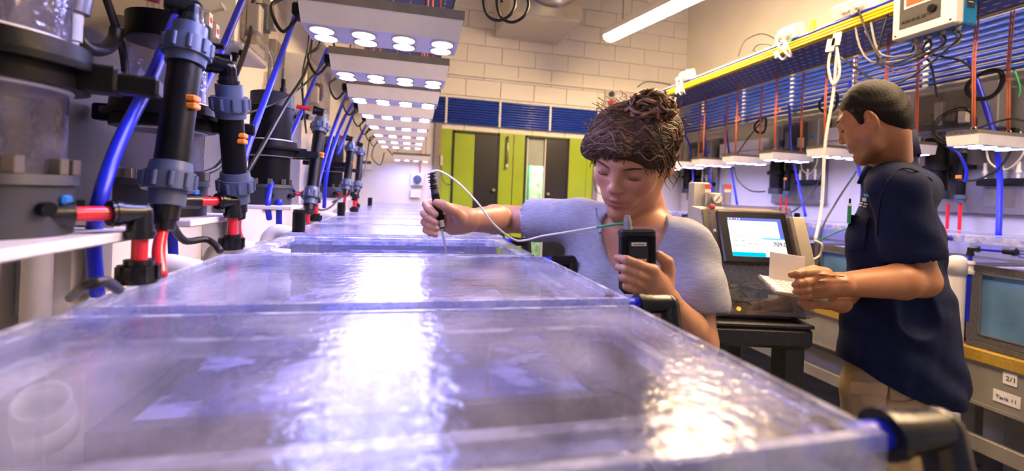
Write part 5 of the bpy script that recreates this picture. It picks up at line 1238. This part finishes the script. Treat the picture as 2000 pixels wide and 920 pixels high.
# probe, its lead and the meter
pa, pb, pc = at(845,352,d=.925), at(862,446,d=.930), at(874,503,d=.945)
t = thing('probe', 'black sensor probe with steel rod held over the open tank', 'probe', pc)
ax = (pb-pa).normalized(); Lp = (pb-pa).length
MB().cyl(pa+ax*.03, pb-ax*.018, .0085, .0098, 18).build('handle', 'black_plastic', t)
MB().cyl(pb-ax*.018, pb-ax*.003, .0102, .0102, 18).build('collar', 'steel', t)
MB().cyl(pb-ax*.003, pb, .0095, .008, 18).build('tip_cap', 'black_plastic', t)
MB().cyl(pb, pc+(pc-pb).normalized()*.05, .0022, .0020, 10).build('steel_rod', 'steel', t)
st = [pa+ax*.03, pa+ax*.012, pa-ax*.004, at(843,337,d=.92)]
MB().tube(spline(st,4), [.0085-.0004*i for i in range(13)], 12).build('strain_relief', 'grey_base', t)
for i in range(6):
    q = spline(st,4)[3+int(i*1.6)]; u_, w_ = frame(ax); MB().tube([q+u_*(.0086*math.cos(a))+w_*(.0086*math.sin(a)) for a in [2*math.pi*k/12 for k in range(12)]], .0012, 6, closed=True).build('relief_ring', 'black_plastic', t)
mt_o = at(1243,495,d=md)
fm_ = -_F; 
t2_ = thing('probe_cable', 'thin white cable from the probe sagging to the meter, green at its end', 'cable', at(1020,470,d=.93))
MB().tube(spline([at(843,336,d=.92),at(858,334,d=.92),at(890,353,d=.90),at(930,393,d=.885),at(965,438,d=.89),at(1000,466,d=.905),at(1022,470,d=.90),at(1060,461,d=.87),at(1110,453,d=.83),at(1165,444,d=.80)],8), .0021, 8).build('white_lead', 'white_cable', t2_)
MB().tube(spline([at(1165,444,d=.80),at(1195,439,d=.79),at(1218,437,d=.787),at(1226,440,d=.787)],6), .0023, 8).build('green_sleeve', 'green_cable', t2_)
mu = (at(1276,497,d=md)-at(1212,497,d=md)).normalized(); mv = (at(1240,455,d=md)-at(1248,560,d=md)); mv = (mv-mu*mv.dot(mu)).normalized(); mn = mu.cross(mv)
MR = Matrix((mu,mv,mn)).transposed(); mc = at(1243,512,d=md)
t = thing('handheld_meter', 'black handheld meter with grey plug in the woman\'s left hand', 'meter', mc)
MB().box(mc, (.058,.112,.026), MR, .008).build('case', 'black_plastic', t)
MB().box(mc+mv*.052+mn*.0, (.062,.014,.030), MR, .005).build('top_bumper', 'black_fit', t)
MB().box(mc+mn*.0135+mv*.012, (.034,.052,.003), MR, .002).build('back_panel', 'monitor_black', t)
for s in (-1,1): MB().box(mc+mu*(.0255*s)+mn*.004, (.010,.100,.024), MR, .004).build('rubber_side', 'black_plastic', t)
MB().box(mc+mn*.0152+mv*.0335, (.026,.0062,.0016), MR, .001).build('name_plate', 'paper', t)
for i in range(6): MB().box(mc+mn*.0162+mv*.0335+mu*(-.009+.0035*i), (.002,.0022,.0006), MR).build('print_mark', 'ink', t)
MB().box(mc+mn*.0152+mv*.006, (.028,.004,.0012), MR, .0005).build('red_strip', 'tan', t)
q = mc+mv*.058-mu*.016
MB().steps(q, mv, [(0,.006,.0095,.0095),(.006,.018,.0075,.0070),(.018,.026,.0060,.0045)], 14).build('plug', 'panel_steel', t)
# ================================================================== the man
lv = at(1715,235,d=1)-Vector((0,0,CAM_H)); los = Vector((lv.x,lv.y,0)).normalized(); lf = Vector((-los.y,los.x,0))
def turn(a): a = math.radians(a); return (lf*math.cos(a)+los*math.sin(a)).normalized()
fH = turn(8); pH = math.radians(20); mf = fH*math.cos(pH)-Vector((0,0,1))*math.sin(pH); mu_ = fH*math.sin(pH)+Vector((0,0,1))*math.cos(pH)
MT = Matrix((mf.cross(mu_), mf, mu_)).transposed().to_4x4(); SCL = Matrix.Diagonal((.95,.82,1.0,1.0))
ear = at(1702,232,d=1.29); MT = MT @ SCL; MT.translation = ear-(MT.to_3x3() @ Vector((-.080,-.010,-.006)))
man = thing('person', 'man in navy work shirt and khaki trousers writing in a notebook', 'person', (1.47,1.12,0))
bf = turn(10); bl = Vector((0,0,1)).cross(bf); bl = bl if bl.dot(los) < 0 else -bl     # bl = his left, towards the viewer
NKm = at(1738,318,d=1.40); SHn = at(1785,392,d=1.29); SHf = NKm-bl*.17-bf*.04+Vector((0,0,-.08)); SHn = NKm+bl*.165-bf*.045+Vector((0,0,-.090))
CHm = at(1757,440,d=1.42); BEm = at(1745,590,d=1.43); HIm = at(1742,705,d=1.43)
El, Wr = at(1797,548,d=1.235), at(1640,556,d=1.16)
B = Blob((.86,.72,1.05), (1.72,1.48,1.82), .0034)
hcm = MT @ Vector((0,-.03,-.05)); B.cap(hcm, NKm+Vector((0,0,-.02)), .052, .058, .02)
head(B, MT, male=True)
B.cap(SHn, El, .052, .043, .02); B.cap(El, El.lerp(Wr,.25), .044, .0455, .02); B.cap(El.lerp(Wr,.25), Wr, .0455, .028, .015, lat=Vector((0,0,1)), sl_=1.08)
mm = [at(1592,531,d=1.142), at(1588,547,d=1.138), at(1584,562,d=1.140), at(1580,575,d=1.148)]
for p in mm: B.cap(Wr, p, .022, .0135, .016)
B.ell((Wr+mm[1]+mm[2])/3, (.030,.026,.032), None, .02)
fg = [[(1570,533,1.132),(1556,535,1.13),(1546,537,1.135)],[(1572,551,1.125),(1560,553,1.124),(1553,557,1.135)],[(1572,565,1.128),(1561,567,1.128),(1555,570,1.138)],[(1574,577,1.136),(1568,578,1.138),(1566,578,1.146)]]
for i in range(4): chain(B, [mm[i]]+[at(x,y,d=d) for x,y,d in fg[i]], [.0128,.0112,.0102,.0088])
chain(B, [at(1612,535,d=1.165), at(1590,528,d=1.175), at(1568,532,d=1.170), at(1556,540,d=1.158)], [.018,.014,.0118,.0095])
for a, b in (((1650,540,1.13),(1598,535,1.118)),((1655,548,1.132),(1597,549,1.115)),((1648,556,1.132),(1592,563,1.118))):    # tendons and veins on the back of the hand
    B.cap(at(a[0],a[1],d=a[2]), at(b[0],b[1],d=b[2]), .0022, .0022, .006)
Ef, Wf = SHf+bf*.10+Vector((0,0,-.26)), at(1640,590,d=1.25)
B.cap(SHf, Ef, .05, .042, .02); B.cap(Ef, Wf, .042, .028, .02)
m2 = [at(1604,580,d=1.205), at(1602,587,d=1.20), at(1600,594,d=1.20)]
for p in m2: B.cap(Wf, p, .022, .0125, .015)
for i, p in enumerate(m2): chain(B, [p, p+Vector((-.035,.0,-.004)), p+Vector((-.055,.006,.002))], [.0115,.010,.0088])
chain(B, [at(1625,578,d=1.2), at(1608,577,d=1.185), at(1597,577,d=1.182)], [.014,.0115,.009])
Pm, Fm = B.mesh(); skin_obj('body', Pm, Fm, 'skin_man', man, face_tint(Pm, MT, True))
def mp(x,y,z): return MT @ Vector((x,y,z))
# shirt
B = Blob((.98,.66,.78), (1.92,1.66,1.62), .0048)
B.cap(NKm+Vector((0,0,-.07))-bl*.10-bf*.02, NKm+Vector((0,0,-.07))+bl*.10-bf*.02, .062, .062, .04)
B.cap(CHm+bf*.012+Vector((0,0,.075)), CHm+bf*.012-Vector((0,0,.06)), .088, .114, .05, lat=bl, sl_=1.55)
B.cap(CHm+bf*.01-Vector((0,0,.06)), BEm, .114, .122, .05, lat=bl, sl_=1.5)
B.cap(BEm, HIm+Vector((0,0,-.01)), .128, .142, .05, lat=bl, sl_=1.35)
B.cap(BEm-bf*.03, HIm-bf*.065+Vector((0,0,-.05)), .10, .115, .06, lat=bl, sl_=1.45)
B.cap(SHf, SHn, .060, .060, .05)
sn = SHn.lerp(El,.68); B.cap(SHn, sn, .062, .072, .035); nd = (El-SHn).normalized()
B.cap(SHf, SHf.lerp(Ef,.75), .066, .07, .03)
B.cap(NKm+Vector((0,0,-.05)), NKm+Vector((0,0,.0)), .072, .066, .02)
B.cut(sn+nd*.045, nd, .003) if False else None
B.cap(sn+nd*.02, sn+nd*.2, .064, .068, .004, 's')
c_ = NKm+bf*.075+Vector((0,0,.01)); B.ell(c_, (.045,.06,.08), Matrix((bl,bf,Vector((0,0,1)))).transposed(), .008, 's'); B.ell(NKm+Vector((0,0,.07)), (.060,.062,.05), Matrix((bl,bf,Vector((0,0,1)))).transposed(), .006, 's')
Pq, Fq = B.mesh(); loc = Pq-V3(HIm); fcoord = loc@V3(bf); lcoord = loc@V3(bl)
# curved hem: higher at the sides, long tail behind
hem = HIm.z-.012-.055*np.clip(-fcoord/.14,-.3,1.4)
bad = Pq[:,2] < hem-.004; Pq[:,2] = np.where(bad, hem-.004+.0*Pq[:,2], Pq[:,2])
cen = V3(CHm); rad = Pq-cen; rad[:,2] = 0; rad /= (np.linalg.norm(rad,axis=1)[:,None]+1e-6)
amp = np.clip((1.50-Pq[:,2])/.25,.25,1)
wr_ = .0030*np.sin(Pq@V3((20,24,22))+2.2*np.sin(Pq@V3((12,-9,17))))+.0016*np.sin(Pq@V3((50,-32,36))+2*np.sin(Pq@V3((-20,30,25))))
Pq = Pq+rad*(wr_*amp)[:,None]; sh_ = skin_obj('shirt', Pq, Fq, 'navy', man)
# collar, pocket, seams, emblem
V = []; Fc = []; nC = 22
for i in range(nC+1):
    a = math.radians(22+316*i/nC); o = bf*math.cos(a)+bl*math.sin(a); e = abs(i-nC/2)/(nC/2)      # gap at the front
    p = NKm+o*(.057-.006*e)+bf*.004; zt_ = .100-.104*e**1.2; zb_ = .030-.095*e**1.2-.012*max(0,e-.75)
    V += [p+Vector((0,0,zt_)), p+o*.007+Vector((0,0,zt_+.003)), p+o*(.020+.008*e)+Vector((0,0,zb_)), p+o*(.010+.008*e)+Vector((0,0,zb_-.003))]
for i in range(nC):
    for j in range(4): Fc.append((i*4+j, i*4+(j+1)%4, (i+1)*4+(j+1)%4, (i+1)*4+j))
Fc += [(0,1,2,3),(nC*4,nC*4+3,nC*4+2,nC*4+1)]
MB().add(V, Fc, True).build('collar', 'navy', man)
from mathutils.bvhtree import BVHTree
bvh = BVHTree.FromPolygons([tuple(p) for p in Pq], [tuple(f) for f in Fq])
eye0 = Vector((0,0,CAM_H))
def on(x, y, off=.002):
    d_ = (at(x,y,d=1)-eye0).normalized(); h = bvh.ray_cast(eye0, d_)
    return (h[0]+h[1]*off if h[1].dot(d_) < 0 else h[0]-h[1]*off) if h[0] is not None else at(x,y,d=1.3)
def seam(pts, r, nm, mt, par=man): MB().tube(spline([on(*p) for p in pts],5), r, 5).build(nm, mt, par)
seam([(1735,352),(1722,380),(1716,420),(1715,460)], .0022, 'sleeve_seam', 'navy_seam')
seam([(1735,352),(1760,330),(1790,335),(1820,352)], .0022, 'yoke_seam', 'navy_seam')
def patch(nm, mt, x0, y0, x1, y1, sk=0.0, off=.004, nx=6, ny=6, par=man):
    V, Fp = [], []
    for j in range(ny+1):
        for i in range(nx+1): V.append(on(x0+(x1-x0)*i/nx+sk*j/ny, y0+(y1-y0)*j/ny, off))
    for j in range(ny):
        for i in range(nx): a = j*(nx+1)+i; Fp.append((a,a+1,a+nx+2,a+nx+1))
    return MB().add(V, Fp, True).build(nm, mt, par)
pk = patch('pocket', 'navy', 1662, 420, 1698, 487, -6, .007)
seam([(1662,420),(1680,423),(1698,422)], .0016, 'pocket_hem', 'navy_seam'); seam([(1698,422),(1695,455),(1692,487)], .0014, 'pocket_edge', 'navy_seam')
patch('emblem', 'ctrl_face', 1687, 386, 1695, 393, 0, .004, 3, 3); patch('emblem_peak', 'ctrl_blue', 1689, 378, 1698, 384, 3, .004, 3, 3)
for x0, x1, y in ((1681,1688,395.5),(1690,1697,397),(1680,1686,400.5),(1688,1695,402.5)): patch('emblem_text', 'ctrl_face', x0, y, x1, y+2.6, 0, .004, 3, 1)
p = on(1659,410,.012); t = thing('pocket_pen', 'green and orange pens clipped in the man\'s shirt pocket', 'pen', p)
MB().cyl(p+Vector((0,0,-.04)), p+Vector((0,0,.012)), .0050, None, 10).build('green_barrel', 'green_cable', t); MB().cyl(p+Vector((0,0,.012)), p+Vector((0,0,.020)), .0050, .003, 10).build('pale_cap', 'paper', t)
q = p+Vector((.008,.006,0)); MB().cyl(q+Vector((0,0,-.04)), q+Vector((0,0,.018)), .004, None, 8).build('brown_barrel', 'tan', t); MB().box(q+Vector((0,0,.026)), (.004,.004,.016)).build('clip', 'ink', t)
# trousers
B = Blob((1.10,.72,.06), (1.86,1.62,1.02), .006)
B.cap(HIm+Vector((0,0,.04)), HIm-Vector((0,0,.08)), .116, .130, .04, lat=bl, sl_=1.35)
for s in (-1,1):
    B.cap(HIm+bl*(.085*s)-Vector((0,0,.10)), HIm+bl*(.10*s)+bf*.02+Vector((0,0,-.45)), .110, .088, .03); B.cap(HIm+bl*(.10*s)+bf*.02+Vector((0,0,-.45)), HIm+bl*(.11*s)+Vector((0,0,-.80)), .088, .062, .03)
Pt, Ft = B.mesh(); rad = Pt-V3(HIm); rad[:,2] = 0; rad /= (np.linalg.norm(rad,axis=1)[:,None]+1e-6)
Pt = Pt+rad*(.003*np.sin(Pt@V3((24,28,30))+2*np.sin(Pt@V3((15,-20,22))))+.0012*np.sin(Pt@V3((60,-70,60))))[:,None]
skin_obj('trousers', Pt, Ft, 'khaki', man); bvh = BVHTree.FromPolygons([tuple(p) for p in Pt], [tuple(f) for f in Ft])
cp = patch('cargo_pocket', 'khaki', 1672, 752, 1732, 815, -3, .010, 8, 8); patch('pocket_flap', 'khaki', 1670, 748, 1734, 772, -1, .014, 8, 4)
for pts in ([(1670,748),(1700,752),(1734,756)],[(1670,772),(1700,776),(1733,780)],[(1704,698),(1705,720),(1713,738),(1728,745)],[(1732,700),(1728,745),(1722,800),(1716,860)],[(1738,782),(1770,783),(1800,772)],[(1738,700),(1736,740),(1737,782)]):
    MB().tube(spline([on(*p,off=.006) for p in pts],5), .0020, 5).build('trouser_seam', 'khaki_seam', man)
for s in (-1,1):
    c = HIm+bl*(.11*s); MB().sph((c.x+bf.x*.06,c.y+bf.y*.06,.045), (.05,.14,.055), 14, 8, 0, Matrix((bl,bf,Vector((0,0,1)))).transposed()).cyl((c.x,c.y,.04),(c.x,c.y,.14), .05, .052, 14).build('boot', 'shoe', man)
# hair, brows, eyes
HM = Blob(mp(0,-.02,.04)-Vector((.16,.16,.16)), mp(0,-.02,.04)+Vector((.16,.16,.16)), .0035); R3m = MT.to_3x3(); Sm = [R3m.col[i].length for i in range(3)]; R3m = Matrix([R3m.col[i].normalized() for i in range(3)]).transposed(); HB_ = HM
class _H:
    def ell(s, c_, r, R_, k, op='u'): HB_.ell(c_, tuple(r[i]*Sm[i] for i in range(3)), R_, k, op)
    cap = staticmethod(HB_.cap); mesh = staticmethod(HB_.mesh)
HM = _H()
HM.ell(mp(0,-.018,.038), (.081,.099,.091), R3m, .01); HM.ell(mp(0,-.07,-.015), (.058,.042,.055), R3m, .03)
for s in (-1,1): HM.cap(mp(.070*s,.020,.030), mp(.073*s,.022,-.004), .012, .007, .012)
HM.ell(mp(0,.105,.012), (.058,.055,.070), R3m, .008, 's')
for s in (-1,1):
    HM.ell(mp(.09*s,.068,.000), (.045,.036,.05), R3m, .008, 's'); HM.ell(mp(.090*s,-.010,-.012), (.030,.026,.036), R3m, .004, 's'); HM.ell(mp(.085*s,-.012,-.065), (.055,.040,.040), R3m, .008, 's')
HM.ell(mp(0,-.02,-.135), (.11,.12,.075), R3m, .01, 's')
Pz, Fz = HM.mesh(); cz = V3(mp(0,-.02,.03)); nz_ = Pz-cz; nz_ /= np.linalg.norm(nz_,axis=1)[:,None]
Pz = Pz+nz_*(.0004*np.sin(Pz@V3((420,260,300)))*np.sin(Pz@V3((-260,380,210)))+.0006*np.sin(Pz@V3((150,130,-190))))[:,None]
skin_obj('hair', Pz, Fz, 'hair_black', man)
for s in (-1,1):
    MB().tube([mp(s*(.014+.034*i/8), .096-.015*(i/8)**1.6, .024+.005*math.sin(math.pi*i/8*.8)) for i in range(9)], [.002+.0022*math.sin(math.pi*(i+1)/10) for i in range(9)], 6).build('eyebrow', 'hair_black', man)
    MB().tube([mp(.032*s+.015*math.cos(a), .0785+.0120*max(0,math.sin(a))**.7, -.003-.002*math.sin(a)) for a in [math.pi*i/10 for i in range(11)]], [.0006+.0011*math.sin(math.pi*i/10) for i in range(11)], 6).build('eyelashes', 'lash', man)
# notebook
n0, n1 = at(1514,573,d=1.175), at(1606,588,d=1.165); nu = (n1-n0).normalized(); nfar = Vector((nu.y*-1,nu.x,0)).normalized(); nfar = nfar if nfar.dot(_F) > 0 else -nfar
nw = (nfar+Vector((0,0,.28))).normalized(); nn_ = nu.cross(nw); NR = Matrix((nu,nw,nn_)).transposed(); Ln = (n1-n0).length+.015
t = thing('notebook', 'small spiral notebook with red handwriting in the man\'s hands', 'notebook', n0)
MB().box(n0+nu*(Ln/2)+nw*.05, (Ln,.10,.004), NR, .001).build('cover', 'tan', t)
MB().box(n0+nu*(Ln/2)+nw*.05+nn_*.0045, (Ln*.985,.097,.005), NR, .0008).build('page_block', 'paper', t)
pr = Matrix.Rotation(.0,3,'X'); MB().box(n0+nu*(Ln*.52)+nw*.085+Vector((0,0,.040)), (Ln*.70,.004,.085), Matrix((nu,(nw*.3-Vector((0,0,1))*.0+nfar*.9).normalized(),Vector((0,0,1)))).transposed()).build('turned_page', 'paper', t)
for i in range(9):
    q = n0+nw*(.008+.0105*i)+nn_*.004; MB().tube([q+nu*(.006*math.cos(a))+nn_*(.006*math.sin(a)) for a in [2*math.pi*k/10 for k in range(10)]], .0009, 5, closed=True).build('spiral_ring', 'steel', t)
rr2 = random.Random(5)
for i in range(5):
    for j in range(4):
        q = n0+nu*(.028+.016*j+.004*rr2.random())+nw*(.022+.014*i)+nn_*.0073
        MB().tube([q+nu*(.0022*k)+nw*(.0022*math.sin(k*2.1+i+j)) for k in range(6)], .0006, 4).build('handwriting', 'ink_red', t)
